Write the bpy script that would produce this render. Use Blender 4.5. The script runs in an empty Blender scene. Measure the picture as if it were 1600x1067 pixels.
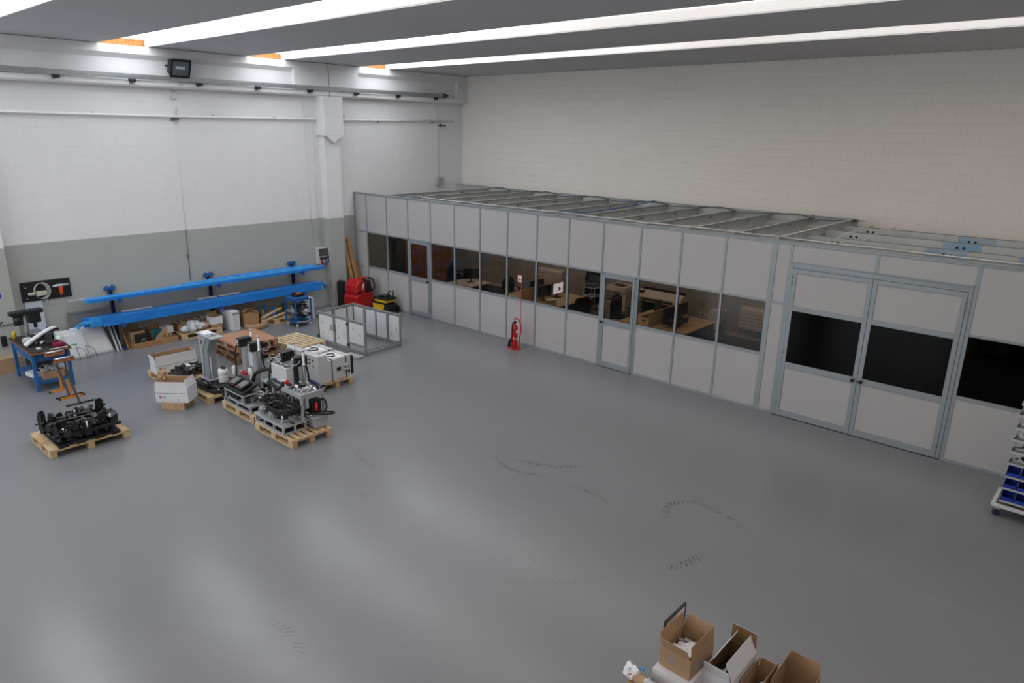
import bpy, bmesh, math, random
from mathutils import Vector, Matrix
PI = math.pi
random.seed(7)
scene = bpy.context.scene
COL = scene.collection
# ---------------------------------------------------------------- camera
CAM = Vector((18.2316, -13.0129, 5.2257))
YAW, PIT, ROL, FPX = 2.3007373, -0.2915603, 0.0175150, 1097.187
fw = Vector((math.cos(YAW)*math.cos(PIT), math.sin(YAW)*math.cos(PIT), math.sin(PIT)))
r0 = Vector((math.sin(YAW), -math.cos(YAW), 0)); u0 = r0.cross(fw)
rt = r0*math.cos(ROL) + u0*math.sin(ROL); up = u0*math.cos(ROL) - r0*math.sin(ROL)
cd = bpy.data.cameras.new('camera'); cam = bpy.data.objects.new('camera', cd); COL.objects.link(cam)
cd.sensor_width = 36; cd.lens = FPX/1600*36; cd.clip_end = 200; cd.clip_start = .05
M3 = Matrix((rt, up, -fw)).transposed()
cam.matrix_world = Matrix.Translation(CAM) @ M3.to_4x4()
scene.camera = cam
# ---------------------------------------------------------------- light, exposure
SKY_STRENGTH = 5.9; SKY_RIGHT = 3.0; FILL_STRENGTH = 5.6; FILL_COL = (.90, .96, 1.)           # daylight through the translucent roof lights, plus added light panels behind the camera
SKY_COL = (0.93, 0.96, 1.0)
w = bpy.data.worlds.new('world'); scene.world = w; w.use_nodes = True
w.node_tree.nodes['Background'].inputs[0].default_value = (0.75, 0.85, 1, 1)
w.node_tree.nodes['Background'].inputs[1].default_value = 0.6
vs = scene.view_settings
scene.display_settings.display_device = 'sRGB'
vs.view_transform = 'Standard'; vs.look = 'None'; vs.exposure = -0.14; vs.gamma = 1; vs.use_curve_mapping = False
# ---------------------------------------------------------------- helpers
def s2l(c):
    return tuple((v/12.92 if v <= .04045 else ((v+.055)/1.055)**2.4) for v in c)
def hexc(h):
    return s2l([int(h[i:i+2], 16)/255 for i in (0, 2, 4)])
class G:
    def __init__(s, name):
        s.m = bpy.data.materials.new(name); s.m.use_nodes = True; s.t = s.m.node_tree
        s.n = s.t.nodes; s.l = s.t.links; s.b = s.n['Principled BSDF']; s.out = s.n['Material Output']
    def add(s, typ, **k):
        n = s.n.new(typ)
        for a, v in k.items(): setattr(n, a, v)
        return n
    def link(s, a, b): s.l.new(a, b)
    def val(s, sock, v):
        if isinstance(v, bpy.types.NodeSocket): s.l.new(v, sock)
        else: sock.default_value = v
    def math(s, op, a, b=None, clamp=False):
        n = s.add('ShaderNodeMath', operation=op, use_clamp=clamp); s.val(n.inputs[0], a)
        if b is not None: s.val(n.inputs[1], b)
        return n.outputs[0]
    def mix(s, f, a, b):
        n = s.add('ShaderNodeMix', data_type='RGBA'); s.val(n.inputs[0], f)
        for i, v in ((6, a), (7, b)):
            if isinstance(v, tuple): v = (*v, 1) if len(v) == 3 else v
            s.val(n.inputs[i], v)
        return n.outputs[2]
    def pos(s): return s.add('ShaderNodeNewGeometry').outputs['Position']
    def obj(s): return s.add('ShaderNodeTexCoord').outputs['Object']
    def noise(s, vec, scale, detail=4, rough=.6):
        n = s.add('ShaderNodeTexNoise'); s.link(vec, n.inputs['Vector']); n.inputs['Scale'].default_value = scale
        n.inputs['Detail'].default_value = detail; n.inputs['Roughness'].default_value = rough
        return n.outputs['Fac']
    def ramp(s, f, a, b, lo=0., hi=1.):
        n = s.add('ShaderNodeMapRange'); s.val(n.inputs[0], f)
        for i, v in zip((1, 2, 3, 4), (a, b, lo, hi)): n.inputs[i].default_value = v
        return n.outputs[0]
    def bump(s, h, strength=.3, dist=.01):
        n = s.add('ShaderNodeBump'); n.inputs['Strength'].default_value = strength; n.inputs['Distance'].default_value = dist
        s.link(h, n.inputs['Height']); s.link(n.outputs[0], s.b.inputs['Normal'])
MATS = {}
def mat(name, col, rough=.6, metal=0., var=.12, scale=6., bump=0., spec=.5, col2=None, stretch=None):
    """procedural material: base colour broken up by noise"""
    if name in MATS: return MATS[name]
    g = G(name); c = hexc(col) if isinstance(col, str) else s2l(col)
    v = g.obj()
    if stretch:
        mp = g.add('ShaderNodeMapping'); g.link(v, mp.inputs[0]); mp.inputs['Scale'].default_value = stretch; v = mp.outputs[0]
    n = g.noise(v, scale)
    f = g.ramp(n, .3, .7)
    c2 = hexc(col2) if col2 else tuple(x*(1-var) for x in c)
    g.link(g.mix(f, c, c2), g.b.inputs['Base Color'])
    g.b.inputs['Roughness'].default_value = rough; g.b.inputs['Metallic'].default_value = metal
    g.b.inputs['Specular IOR Level'].default_value = spec
    if bump: g.bump(n, bump)
    MATS[name] = g.m
    return g.m
def flat(name, pts, o=(0, 0, 0)): pass
class MB:
    """collects shapes, then builds ONE mesh object"""
    def __init__(s): s.v = []; s.f = []; s.mi = []; s.sm = []; s.T = None
    def _add(s, vs_, fs, m=0, smooth=False):
        b = len(s.v)
        for p in vs_:
            p = Vector(p)
            if s.T is not None: p = s.T @ p
            s.v.append(p)
        for f in fs: s.f.append([b+i for i in f]); s.mi.append(m); s.sm.append(smooth)
        return s
    def box(s, a, b, m=0):
        x0, y0, z0 = a; x1, y1, z1 = b
        V = [(x0,y0,z0),(x1,y0,z0),(x1,y1,z0),(x0,y1,z0),(x0,y0,z1),(x1,y0,z1),(x1,y1,z1),(x0,y1,z1)]
        return s._add(V, [(3,2,1,0),(4,5,6,7),(0,1,5,4),(1,2,6,5),(2,3,7,6),(3,0,4,7)], m)
    def cb(s, c, d, m=0, rot=None):
        """box by centre and size, optional rotation (euler xyz)"""
        R = Matrix.Identity(3) if rot is None else Matrix.Rotation(rot[2], 3, 'Z') @ Matrix.Rotation(rot[1], 3, 'Y') @ Matrix.Rotation(rot[0], 3, 'X')
        V = []
        for sz in (-1, 1):
            for sx, sy in ((-1,-1),(1,-1),(1,1),(-1,1)):
                V.append(Vector(c) + R @ Vector((sx*d[0]/2, sy*d[1]/2, sz*d[2]/2)))
        return s._add(V, [(3,2,1,0),(4,5,6,7),(0,1,5,4),(1,2,6,5),(2,3,7,6),(3,0,4,7)], m)
    def bar(s, p, q, w, h, m=0, upv=(0, 0, 1)):
        """rectangular bar from p to q; w across, h along up"""
        p, q = Vector(p), Vector(q); d = (q-p).normalized(); u = Vector(upv)
        if abs(d.dot(u)) > .98: u = Vector((0, 1, 0))
        r = d.cross(u).normalized(); u = r.cross(d).normalized(); V = []
        for e in (p, q):
            for a, b in ((-1,-1),(1,-1),(1,1),(-1,1)): V.append(e + r*a*w/2 + u*b*h/2)
        return s._add(V, [(3,2,1,0),(4,5,6,7),(0,1,5,4),(1,2,6,5),(2,3,7,6),(3,0,4,7)], m)
    def cyl(s, p, q, r, m=0, n=12, r2=None, caps=True):
        p, q = Vector(p), Vector(q); d = (q-p).normalized(); r2 = r if r2 is None else r2
        a = d.orthogonal().normalized(); b = d.cross(a); V = []
        for e, rr in ((p, r), (q, r2)):
            for i in range(n):
                t = 2*PI*i/n; V.append(e + (a*math.cos(t) + b*math.sin(t))*rr)
        s._add(V, [(i, (i+1) % n, n+(i+1) % n, n+i) for i in range(n)], m, True)
        if caps: s._add(V, [tuple(range(n))[::-1], tuple(range(n, 2*n))], m)
        return s
    def tube(s, pts, r, m=0, n=6, closed=False, sub=0):
        P = [Vector(p) for p in pts]
        if sub:
            Q = []; N = len(P)
            for i in range(N if closed else N-1):
                p0 = P[(i-1) % N] if (closed or i) else P[0]; p1 = P[i]; p2 = P[(i+1) % N]; p3 = P[(i+2) % N] if (closed or i+2 < N) else P[-1]
                for k in range(sub):
                    t = k/sub; Q.append(.5*((2*p1)+(p2-p0)*t+(2*p0-5*p1+4*p2-p3)*t*t+(3*p1-p0-3*p2+p3)*t**3))
            if not closed: Q.append(P[-1])
            P = Q
        N = len(P); V = []; up_ = Vector((0, 0, 1)); a = None
        for i in range(N):
            d = (P[(i+1) % N] - P[i-1]) if closed else (P[min(i+1, N-1)] - P[max(i-1, 0)])
            if d.length < 1e-9: d = Vector((1, 0, 0))
            d.normalize()
            a = (a - d*a.dot(d)) if a is not None else d.orthogonal()
            if a.length < 1e-6: a = d.orthogonal()
            a.normalize(); b = d.cross(a)
            for k in range(n):
                t = 2*PI*k/n; V.append(P[i] + (a*math.cos(t)+b*math.sin(t))*r)
        F = []
        for i in range(N if closed else N-1):
            for k in range(n): F.append((i*n+k, i*n+(k+1) % n, ((i+1) % N)*n+(k+1) % n, ((i+1) % N)*n+k))
        s._add(V, F, m, True)
        if not closed: s._add(V, [tuple(range(n))[::-1], tuple(range((N-1)*n, N*n))], m)
        return s
    def prism(s, poly, a, b, ax='z', m=0):
        """2D polygon extruded from a to b along an axis; poly in the two other axes (xyz order)"""
        n = len(poly); V = []
        for e in (a, b):
            for (p, q) in poly: V.append({'z': (p, q, e), 'y': (p, e, q), 'x': (e, p, q)}[ax])
        return s._add(V, [tuple(range(n))[::-1], tuple(range(n, 2*n))] + [(i, (i+1) % n, n+(i+1) % n, n+i) for i in range(n)], m)
    def lathe(s, prof, c=(0, 0, 0), m=0, n=16):
        V = []; c = Vector(c)
        for (r, z) in prof:
            for i in range(n):
                t = 2*PI*i/n; V.append(c + Vector((r*math.cos(t), r*math.sin(t), z)))
        F = [(j*n+i, j*n+(i+1) % n, (j+1)*n+(i+1) % n, (j+1)*n+i) for j in range(len(prof)-1) for i in range(n)]
        s._add(V, F, m, True)
        return s._add(V, [tuple(range(n))[::-1], tuple(range((len(prof)-1)*n, len(prof)*n))], m)
    def sphere(s, c, r, m=0, n=10, sc=(1, 1, 1), jit=0.):
        V = []; F = []; R = n//2; c = Vector(c)
        for j in range(R+1):
            for i in range(n):
                a = PI*j/R; t = 2*PI*i/n; k = r*(1+random.uniform(-jit, jit) if 0 < j < R else 1)
                V.append(c + Vector((k*sc[0]*math.sin(a)*math.cos(t), k*sc[1]*math.sin(a)*math.sin(t), k*sc[2]*math.cos(a))))
        for j in range(R):
            for i in range(n): F.append((j*n+i, (j+1)*n+i, (j+1)*n+(i+1) % n, j*n+(i+1) % n))
        return s._add(V, F, m, jit == 0)
    def sheet(s, nx, ny, fn, m=0, smooth=True):
        V = [fn(i/nx, j/ny) for j in range(ny+1) for i in range(nx+1)]
        return s._add(V, [(j*(nx+1)+i, j*(nx+1)+i+1, (j+1)*(nx+1)+i+1, (j+1)*(nx+1)+i) for j in range(ny) for i in range(nx)], m, smooth)
    def build(s, name, mats, parent=None, bevel=0., solid=0., loc=None, rz=None):
        me = bpy.data.meshes.new(name); me.from_pydata([tuple(p) for p in s.v], [], s.f); me.update()
        if not isinstance(mats, (list, tuple)): mats = [mats]
        for m_ in mats: me.materials.append(m_)
        for p, i, sm in zip(me.polygons, s.mi, s.sm): p.material_index = i; p.use_smooth = sm
        bm = bmesh.new(); bm.from_mesh(me); bmesh.ops.remove_doubles(bm, verts=bm.verts, dist=1e-6)
        bmesh.ops.recalc_face_normals(bm, faces=bm.faces); bm.to_mesh(me); bm.free()
        o = bpy.data.objects.new(name, me); COL.objects.link(o)
        if parent is not None: o.parent = parent
        if solid: md = o.modifiers.new('solid', 'SOLIDIFY'); md.thickness = solid; md.offset = 0
        if bevel: md = o.modifiers.new('bevel', 'BEVEL'); md.width = bevel; md.segments = 2; md.limit_method = 'ANGLE'; md.angle_limit = .9
        if loc is not None: o.location = loc
        if rz is not None: o.rotation_euler = (0, 0, rz)
        return o
def tag(o, label, cat, group=None, kind=None):
    if label: o['label'] = label
    if cat: o['category'] = cat
    if group: o['group'] = group
    if kind: o['kind'] = kind
    return o
def thing(name, label, cat, loc=(0, 0, 0), rz=0., group=None, kind=None):
    o = bpy.data.objects.new(name, None); COL.objects.link(o); o.empty_display_size = .2
    o.location = loc; o.rotation_euler = (0, 0, rz)
    return tag(o, label, cat, group, kind)
def struct(name, m, mats, label=None, bevel=0., parent=None):
    o = m.build(name, mats, parent, bevel)
    o['kind'] = 'structure'
    if label: o['label'] = label
    return o
def dup(root, loc=None, rz=None, label=None, group=None):
    def cp(o, par):
        c = o.copy(); COL.objects.link(c); c.parent = par
        for ch in kids.get(o.name, []): cp(ch, c)
        return c
    kids = {}
    for o in list(COL.objects):
        if o.parent: kids.setdefault(o.parent.name, []).append(o)
    c = cp(root, None)
    if loc is not None: c.location = loc
    if rz is not None: c.rotation_euler = (0, 0, rz)
    if label: c['label'] = label
    if group: c['group'] = group
    return c
# ================================================================ MATERIALS of the building
def block_wall(name, axis, cols, split=2.655, mortar=.93, bump=.5):
    g = G(name); p = g.pos(); sp = g.add('ShaderNodeSeparateXYZ'); g.link(p, sp.inputs[0])
    cb = g.add('ShaderNodeCombineXYZ'); g.link(sp.outputs[axis], cb.inputs[0]); g.link(sp.outputs[2], cb.inputs[1])
    br = g.add('ShaderNodeTexBrick'); g.link(cb.outputs[0], br.inputs['Vector'])
    br.inputs['Scale'].default_value = 1; br.inputs['Brick Width'].default_value = .51; br.inputs['Row Height'].default_value = .2045
    br.inputs['Mortar Size'].default_value = .005; br.inputs['Mortar Smooth'].default_value = .6
    for i, v in ((0, 1.), (1, .982)): br.inputs[i+1].default_value = (v, v, v, 1)
    br.inputs[3].default_value = (mortar, mortar, mortar, 1)
    n1 = g.noise(p, 1.3, 5); n2 = g.noise(p, 40, 3); n3 = g.noise(p, 4, 6, .75)
    up_, lo_ = cols
    base = g.mix(g.math('GREATER_THAN', sp.outputs[2], split), lo_, up_) if lo_ else g.mix(0., up_, up_)
    # mortar lines fade in and out under the thick paint
    fade = g.ramp(n3, .42, .62, .15, 1)
    mx = g.add('ShaderNodeMix', data_type='RGBA', blend_type='MULTIPLY'); g.link(fade, mx.inputs[0]); g.link(base, mx.inputs[6]); g.link(br.outputs['Color'], mx.inputs[7])
    mx2 = g.add('ShaderNodeMix', data_type='RGBA', blend_type='MULTIPLY'); mx2.inputs[0].default_value = 1; g.link(mx.outputs[2], mx2.inputs[6])
    k = g.ramp(n1, .25, .75, 1., .955); cc = g.add('ShaderNodeCombineColor')
    for i in range(3): g.link(k, cc.inputs[i])
    g.link(cc.outputs[0], mx2.inputs[7]); g.link(mx2.outputs[2], g.b.inputs['Base Color'])
    g.b.inputs['Roughness'].default_value = .62
    h = g.math('ADD', g.math('MULTIPLY', br.outputs['Fac'], -1.), g.math('MULTIPLY', n2, .5))
    g.bump(h, bump, .006)
    return g.m
WHITE_P = s2l((.88, .88, .885)); GREY_P = s2l((.66, .67, .655))
M_wallL = block_wall('painted_blocks_left', 1, (WHITE_P, GREY_P))
M_wallR = block_wall('painted_blocks_right', 0, (s2l((.90, .88, .855)), s2l((.62, .60, .56))), split=2.66, mortar=.955)
M_conc = block_wall('painted_concrete', 1, (WHITE_P, GREY_P), mortar=1., bump=.05)
M_ceil = mat('ceiling_concrete', (.76, .765, .78), .75, var=.07, scale=.8)
M_slabedge = mat('lit_slab_edge', (.82, .83, .84), .7, var=.05, scale=2)
M_osb = mat('osb_board', 'b07a3c', .8, scale=26, var=.4, bump=.4, col2='7c4a20')
# floor: polished epoxy with uneven gloss, scuffs and tyre marks
def floor_material():
    g = G('grey_epoxy_floor'); p = g.pos(); sp = g.add('ShaderNodeSeparateXYZ'); g.link(p, sp.inputs[0]); X, Y = sp.outputs[0], sp.outputs[1]
    base = s2l((.480, .489, .506))
    n = g.noise(p, .35, 5); n2 = g.noise(p, 3.0, 6, .7); n3 = g.noise(p, 14, 4, .7)
    c = g.mix(g.ramp(n, .3, .7), base, tuple(v*.97 for v in base))
    mask = None
    arcs = [(11.0, -3.55, 1.5, -90, -28, .05, 1.), (11.35, -4.4, .95, -125, -40, .05, 1.),
            (12.78, -5.95, .86, 55, 128, .045, .7), (14.28, -4.6, .42, 95, 255, .06, 1.), (14.25, -5.4, 1.15, 45, 115, .045, .7),
            (13.95, -5.45, .85, -50, 10, .06, .9), (9.6, -6.1, .75, -150, -60, .05, .55), (10.0, -8.1, .7, 30, 110, .04, .3),
            (12.25, -10.6, .75, 50, 130, .05, .5), (12.4, -5.9, 1.9, -70, -20, .05, .35), (13.2, -8.3, 1.3, 60, 120, .05, .25)]
    for (cx, cy, r, a0, a1, w_, st) in arcs:
        dx = g.math('SUBTRACT', X, cx); dy = g.math('SUBTRACT', Y, cy)
        d = g.math('SQRT', g.math('ADD', g.math('MULTIPLY', dx, dx), g.math('MULTIPLY', dy, dy)))
        ring = g.math('LESS_THAN', g.math('ABSOLUTE', g.math('SUBTRACT', d, r)), w_)
        ang = g.math('ARCTAN2', dy, dx)
        am, ah = math.radians((a0+a1)/2), math.radians((a1-a0)/2)
        dd = g.math('ABSOLUTE', g.math('SUBTRACT', ang, am)); dd = g.math('MINIMUM', dd, g.math('ABSOLUTE', g.math('SUBTRACT', dd, 2*PI)))
        seg = g.ramp(dd, ah*.4, ah, 1., 0.)
        tread = g.math('GREATER_THAN', g.math('SINE', g.math('ADD', g.math('MULTIPLY', ang, r*85), g.math('MULTIPLY', d, 60))), .1)
        k = g.math('MULTIPLY', g.math('MULTIPLY', ring, seg), g.math('MULTIPLY', tread, st))
        mask = k if mask is None else g.math('MAXIMUM', mask, k)
    mask = g.math('MULTIPLY', mask, g.ramp(g.noise(p, 9, 3), .35, .6))
    c = g.mix(g.math('MULTIPLY', mask, .65), c, s2l((.22, .22, .22)))
    # construction joint
    ln = g.math('LESS_THAN', g.math('ABSOLUTE', g.math('ADD', Y, 4.35)), .006)
    c = g.mix(g.math('MULTIPLY', ln, .25), c, s2l((.62, .62, .62)))
    g.link(c, g.b.inputs['Base Color'])
    rn = g.noise(p, 1.1, 5, .65)
    g.link(g.ramp(rn, .3, .7, .215, .268), g.b.inputs['Roughness'])
    g.b.inputs['Specular IOR Level'].default_value = .5
    return g.m
M_floor = floor_material()
def skylight_material():
    g = G('translucent_rooflight'); g.n.remove(g.b); e = g.add('ShaderNodeEmission'); p = g.pos()
    mp = g.add('ShaderNodeMapping'); g.link(p, mp.inputs[0]); mp.inputs['Scale'].default_value = (.35, 3.5, 1)
    n = g.noise(mp.outputs[0], 1.6, 5, .7)
    sx = g.add('ShaderNodeSeparateXYZ'); g.link(p, sx.inputs[0])
    c = g.mix(g.ramp(sx.outputs[0], 4, 10), SKY_COL, g.mix(g.ramp(n, .35, .75), s2l((.97, .95, .93)), s2l((.93, .86, .81))))
    g.link(c, e.inputs[0]);     # sheets turn beige and grimy to the right; strength lowered to darken that side
    k = g.ramp(sx.outputs[0], 3.0, 11.0, SKY_STRENGTH, SKY_RIGHT); g.link(k, e.inputs[1]); g.link(e.outputs[0], g.out.inputs[0])
    return g.m
M_sky = skylight_material()
M_panel = mat('laminate_panel', (.70, .69, .695), .45, var=.03, scale=1.5)
M_alu = mat('partition_aluminium', (.58, .61, .63), .38, metal=.25, var=.05, scale=3)
M_galv = mat('galvanised_steel', (.62, .64, .645), .42, metal=.6, var=.2, scale=9)
M_galvl = mat('galvanised_joist', (.74, .76, .75), .5, metal=.1, var=.15, scale=5)
M_seal = mat('black_rubber_seal', (.06, .06, .065), .6)
def glass(name, tint, refl=.9):
    g = G(name); g.n.remove(g.b); t = g.add('ShaderNodeBsdfTransparent'); t.inputs[0].default_value = (*tint, 1)
    gl = g.add('ShaderNodeBsdfGlossy'); gl.inputs['Roughness'].default_value = .02; gl.inputs[0].default_value = (refl, refl, refl, 1)
    fr = g.add('ShaderNodeFresnel'); fr.inputs[0].default_value = 1.5
    n = g.noise(g.pos(), .7, 2); g.link(g.ramp(n, .3, .7, 1.48, 1.53), fr.inputs[0])
    mx = g.add('ShaderNodeMixShader'); bf = g.add('ShaderNodeNewGeometry').outputs['Backfacing']; g.link(g.math('MULTIPLY', fr.outputs[0], g.math('SUBTRACT', 1., bf)), mx.inputs[0]); g.link(t.outputs[0], mx.inputs[1]); g.link(gl.outputs[0], mx.inputs[2])
    g.link(mx.outputs[0], g.out.inputs[0]); return g.m
M_glass = glass('bronze_tinted_glass', (.72, .665, .61), .6)
M_dark = glass('dark_tinted_glass', (.09, .09, .11), .2)
# ================================================================ THE HALL
XE, YN, YF, ZC = 22.0, 4.605, -21.5, 6.94
struct('floor', MB().box((-.3, YF-.3, -.2), (XE+.3, YN+.3, 0)), M_floor, 'grey polished resin floor of the hall')
struct('wall_left', MB().box((-.3, YF, 0), (0, YN, 7.6)), M_wallL, 'block wall painted white above and grey below')
struct('wall_back', MB().box((-.3, YN, 0), (XE, YN+.3, 7.6)), M_wallR, 'tall white painted block wall behind the glazed offices')
struct('wall_right', MB().box((XE, YF, 0), (XE+.3, YN, 7.6)), M_wallR)
struct('wall_front', MB().box((-.3, YF-.3, 0), (XE, YF, 7.6)), M_wallR)
# ceiling slabs between roof light strips
strips = [(c-.53, c+.53) for c in [0.78-3.5*k for k in range(7)]]
edges = [YN] 
for a, b in strips: edges += [b, a]
edges += [YF]
ce = thing('ceiling', 'smooth grey concrete roof slabs between bright roof light strips', None, kind='structure')
for i in range(0, len(edges), 2):
    y1, y0 = edges[i], edges[i+1]
    m = MB().box((.02, y0+.004, ZC), (XE, y1 - (.05 if i == 0 else .004), ZC+.30))
    # bevelled slab edge along the opening, coloured paler as lit by the roof light
    if i: m.prism([(y1-.03, ZC-.004), (y1, ZC+.02), (y1, ZC+.3), (y1-.03, ZC+.3)], .02, XE, 'x', 1)
    m.prism([(y0+.03, ZC-.004), (y0, ZC+.02), (y0, ZC+.3), (y0+.03, ZC+.3)], .02, XE, 'x', 1)
    m.build('ceiling_slab', [M_ceil, M_slabedge], ce)
m = MB()
for k in range(140):
    x = .3+k*.19
    m.box((x, YN-.09, ZC-.01), (x+.10, YN-.02, ZC+.06))
m.build('corrugated_filler', M_galvl, ce)
for i, (a, b) in enumerate(strips):
    def fn(u, v, a=a, b=b):
        y = a-.02 + (b-a+.04)*v
        return (0.02+(XE-.04)*u, y, ZC+.16+.10*math.sin(PI*v))
    m = MB().sheet(40, 10, fn)
    struct('window_%d' % (i+1), m, M_sky, 'long translucent roof light strip, number %s from the back wall' % ['one', 'two', 'three', 'four', 'five', 'six', 'seven'][i])
    if i < 4:
        tr = MB().box((.0, a, ZC+.005), (.05, b, ZC+.155))
        struct('trim_%d' % (i+1), tr, M_osb, 'chipboard closing piece at the wall end of a roof light')
struct('roof_cover', MB().box((-.3, YF-.3, 7.6), (XE+.3, YN+.3, 7.7)), M_ceil)
# glowing panels added on the unseen wall behind the camera to brighten the partition
g = G('fill_light_panel'); g.n.remove(g.b); e = g.add('ShaderNodeEmission'); e.inputs[0].default_value = (*FILL_COL, 1); e.inputs[1].default_value = FILL_STRENGTH
g.link(e.outputs[0], g.out.inputs[0])
for i, (x0, x1) in enumerate(((1.5, 6.5), (8.0, 13.0))):
    struct('window_%d' % (8+i), MB().box((x0, YF+.01, 2.2), (x1, YF+.03, 5.9)), g.m, 'added glowing fill light panel on the wall behind the camera')
# edge beam on top of the left wall, with recessed fields
bm_ = thing('trim_5', 'white concrete edge beam with recessed fields along the top of the left wall', None, kind='structure')
prof = [(0, 6.93), (.24, 6.93), (.24, 6.76), (.12, 6.66), (.12, 6.22), (.24, 6.2), (.24, 6.1), (.2, 6.06), (0, 6.06)]
m = MB()
for y0, y1 in ((-20.0, -11.3), (-8.75, -1.95), (.15, 4.15)): m.prism(prof, y0, y1, 'y')
for y0, y1 in ((-11.3, -8.75), (-1.95, -.86), (-.84, .15), (4.15, 4.6)): m.prism([(0, 6.93), (.24, 6.93), (.24, 6.1), (.2, 6.06), (0, 6.06)], y0, y1, 'y')
m.build('edge_beam', M_conc, bm_)
MB().box((.1, -.86, 6.06), (.232, -.84, 6.93)).build('joint', M_seal, bm_)
# pillars on the left wall
m = MB().box((0, -1.15, 0), (.3, -.62, 5.0)).box((0, -1.2, 5.0), (.42, -.55, 6.06))
m.prism([(-1.15, 5.0), (-.62, 5.0), (-.885, 4.8)], .3, .42, 'x')
struct('trim_6', m, M_conc, 'white and grey concrete pillar beside the glazed office, with a corbel head', .01)
struct('trim_7', MB().box((0, -9.95, 0), (.3, -9.2, 6.06)), M_conc, 'concrete pillar at the far left of the left wall', .01)
# ================================================================ GLAZED OFFICE PARTITION
ZT, ZU, ZL = 3.36, 2.199, 1.139
PX = [.605+.965*k for k in range(13)]
pt = thing('wall_partition', 'grey aluminium framed office partition of panels with a band of windows', None, kind='structure')
def post(x, w=.045, z1=ZT-.04, z0=0.): MB().box((x-w/2, -.032, z0), (x+w/2, .032, z1)).build('post', M_alu, pt)
def pane(x0, x1, z0, z1, m_, nm='glass_pane'): MB().box((x0, -.006, z0), (x1, .006, z1)).build(nm, m_, pt)
def panel(x0, x1, z0, z1): MB().box((x0, -.02, z0), (x1, .02, z1)).build('panel', M_panel, pt)
post(.024); [post(x) for x in PX]; post(13.154, .10, ZT); post(13.466)
post(14.936, .05, ZT-.04, 3.0); post(16.422, .06); post(17.92, .05); post(19.42, .05); post(20.9, .05)
XS = [.024]+PX+[13.154, 13.466, 16.422, 17.92, 19.42, 20.9]
hw = lambda x: .05 if x == 13.154 else (.03 if x == 16.422 else .0225)
rails = MB()
rails.box((0, -.038, ZT-.045), (20.95, .038, ZT-.005)); rails.box((0, -.05, ZT-.005), (20.95, .045, ZT+.004))
DOORS = {3: (2.535, 3.5), 10: (9.29, 10.255)}
for i in range(len(XS)-1):
    a, b = XS[i]+hw(XS[i]), XS[i+1]-hw(XS[i+1])
    isd = abs(XS[i]-2.535) < .01 or abs(XS[i]-9.29) < .01
    if XS[i] == 13.466:      # double door bay
        panel(13.4885, 14.911, 3.0, ZT-.045); panel(14.961, 16.392, 3.0, ZT-.045); continue
    panel(a, b, ZU+.022, ZT-.045)
    if not isd:
        rails.box((a, -.03, ZU-.022), (b, .03, ZU+.022)); rails.box((a, -.036, 0), (b, .036, .045))
        rails.box((a, -.05, 0), (b, -.036, .012))
    if i == 0 or XS[i] == 13.154: panel(a, b, .045, ZU-.022); continue
    if isd: continue
    rails.box((a, -.03, ZL-.03), (b, .03, ZL+.03))
    panel(a, b, .045, ZL-.03); pane(a, b, ZL+.03, ZU-.022, M_glass if XS[i] < 13 else M_dark)
rails.build('rail', M_alu, pt, .003)
seal = MB()
for i in range(1, len(XS)-1):
    a, b = XS[i]+hw(XS[i]), XS[i+1]-hw(XS[i+1])
    if XS[i] in (13.154, 13.466) or abs(XS[i]-2.535) < .01 or abs(XS[i]-9.29) < .01: continue
    for z in (ZL+.03, ZU-.028): seal.box((a, -.012, z), (b, .012, z+.006))
seal.build('window_seal', M_seal, pt)
M_knob = mat('black_door_knob', (.05, .05, .05), .35)
def door(name, x0, x1, knob_right, label):
    d = thing(name, label, None, kind='structure')
    f = MB()
    f.box((x0+.0235, -.04, 0), (x0+.055, .036, ZU+.02)).box((x1-.055, -.04, 0), (x1-.0235, .036, ZU+.02)).box((x0+.0235, -.04, ZU-.03), (x1-.0235, .036, ZU+.021))
    f.build('door_frame', M_alu, d, .003)
    a, b = x0+.058, x1-.058
    l = MB()
    l.box((a, -.05, .012), (a+.065, .0, ZU-.034)).box((b-.065, -.05, .012), (b, .0, ZU-.034))
    l.box((a+.065, -.05, .012), (b-.065, .0, .14)).box((a+.065, -.05, ZU-.10), (b-.065, .0, ZU-.034)).box((a+.065, -.05, 1.02), (b-.065, .0, 1.15))
    lf = l.build('door_leaf', M_alu, d, .003)
    MB().box((a+.066, -.034, .141), (b-.066, -.02, 1.019)).build('door_panel', M_panel, d)
    MB().box((a+.066, -.03, 1.151), (b-.066, -.02, ZU-.101)).build('door_glass', M_glass, d)
    kx = b-.035 if knob_right else a+.035
    MB().cyl((kx, -.05, 1.07), (kx, -.075, 1.07), .012, n=10).lathe([(0.001, 0), (.028, .004), (.032, .02), (.024, .034), (.001, .04)]).build('bare', M_knob, d) if False else None
    k = MB().cyl((kx, -.051, 1.075), (kx, -.08, 1.075), .014, n=10).sphere((kx, -.095, 1.075), .034, n=12)
    k.build('door_knob', M_knob, d)
    MB().box((x0+.03, -.052, 0), (x1-.03, .03, .01)).build('threshold', M_seal, d)
door('door_1', 2.535, 3.5, True, 'single glazed door of the office nearest the left wall')
door('door_2', 9.29, 10.255, False, 'single glazed door in the middle of the office partition')
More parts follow.
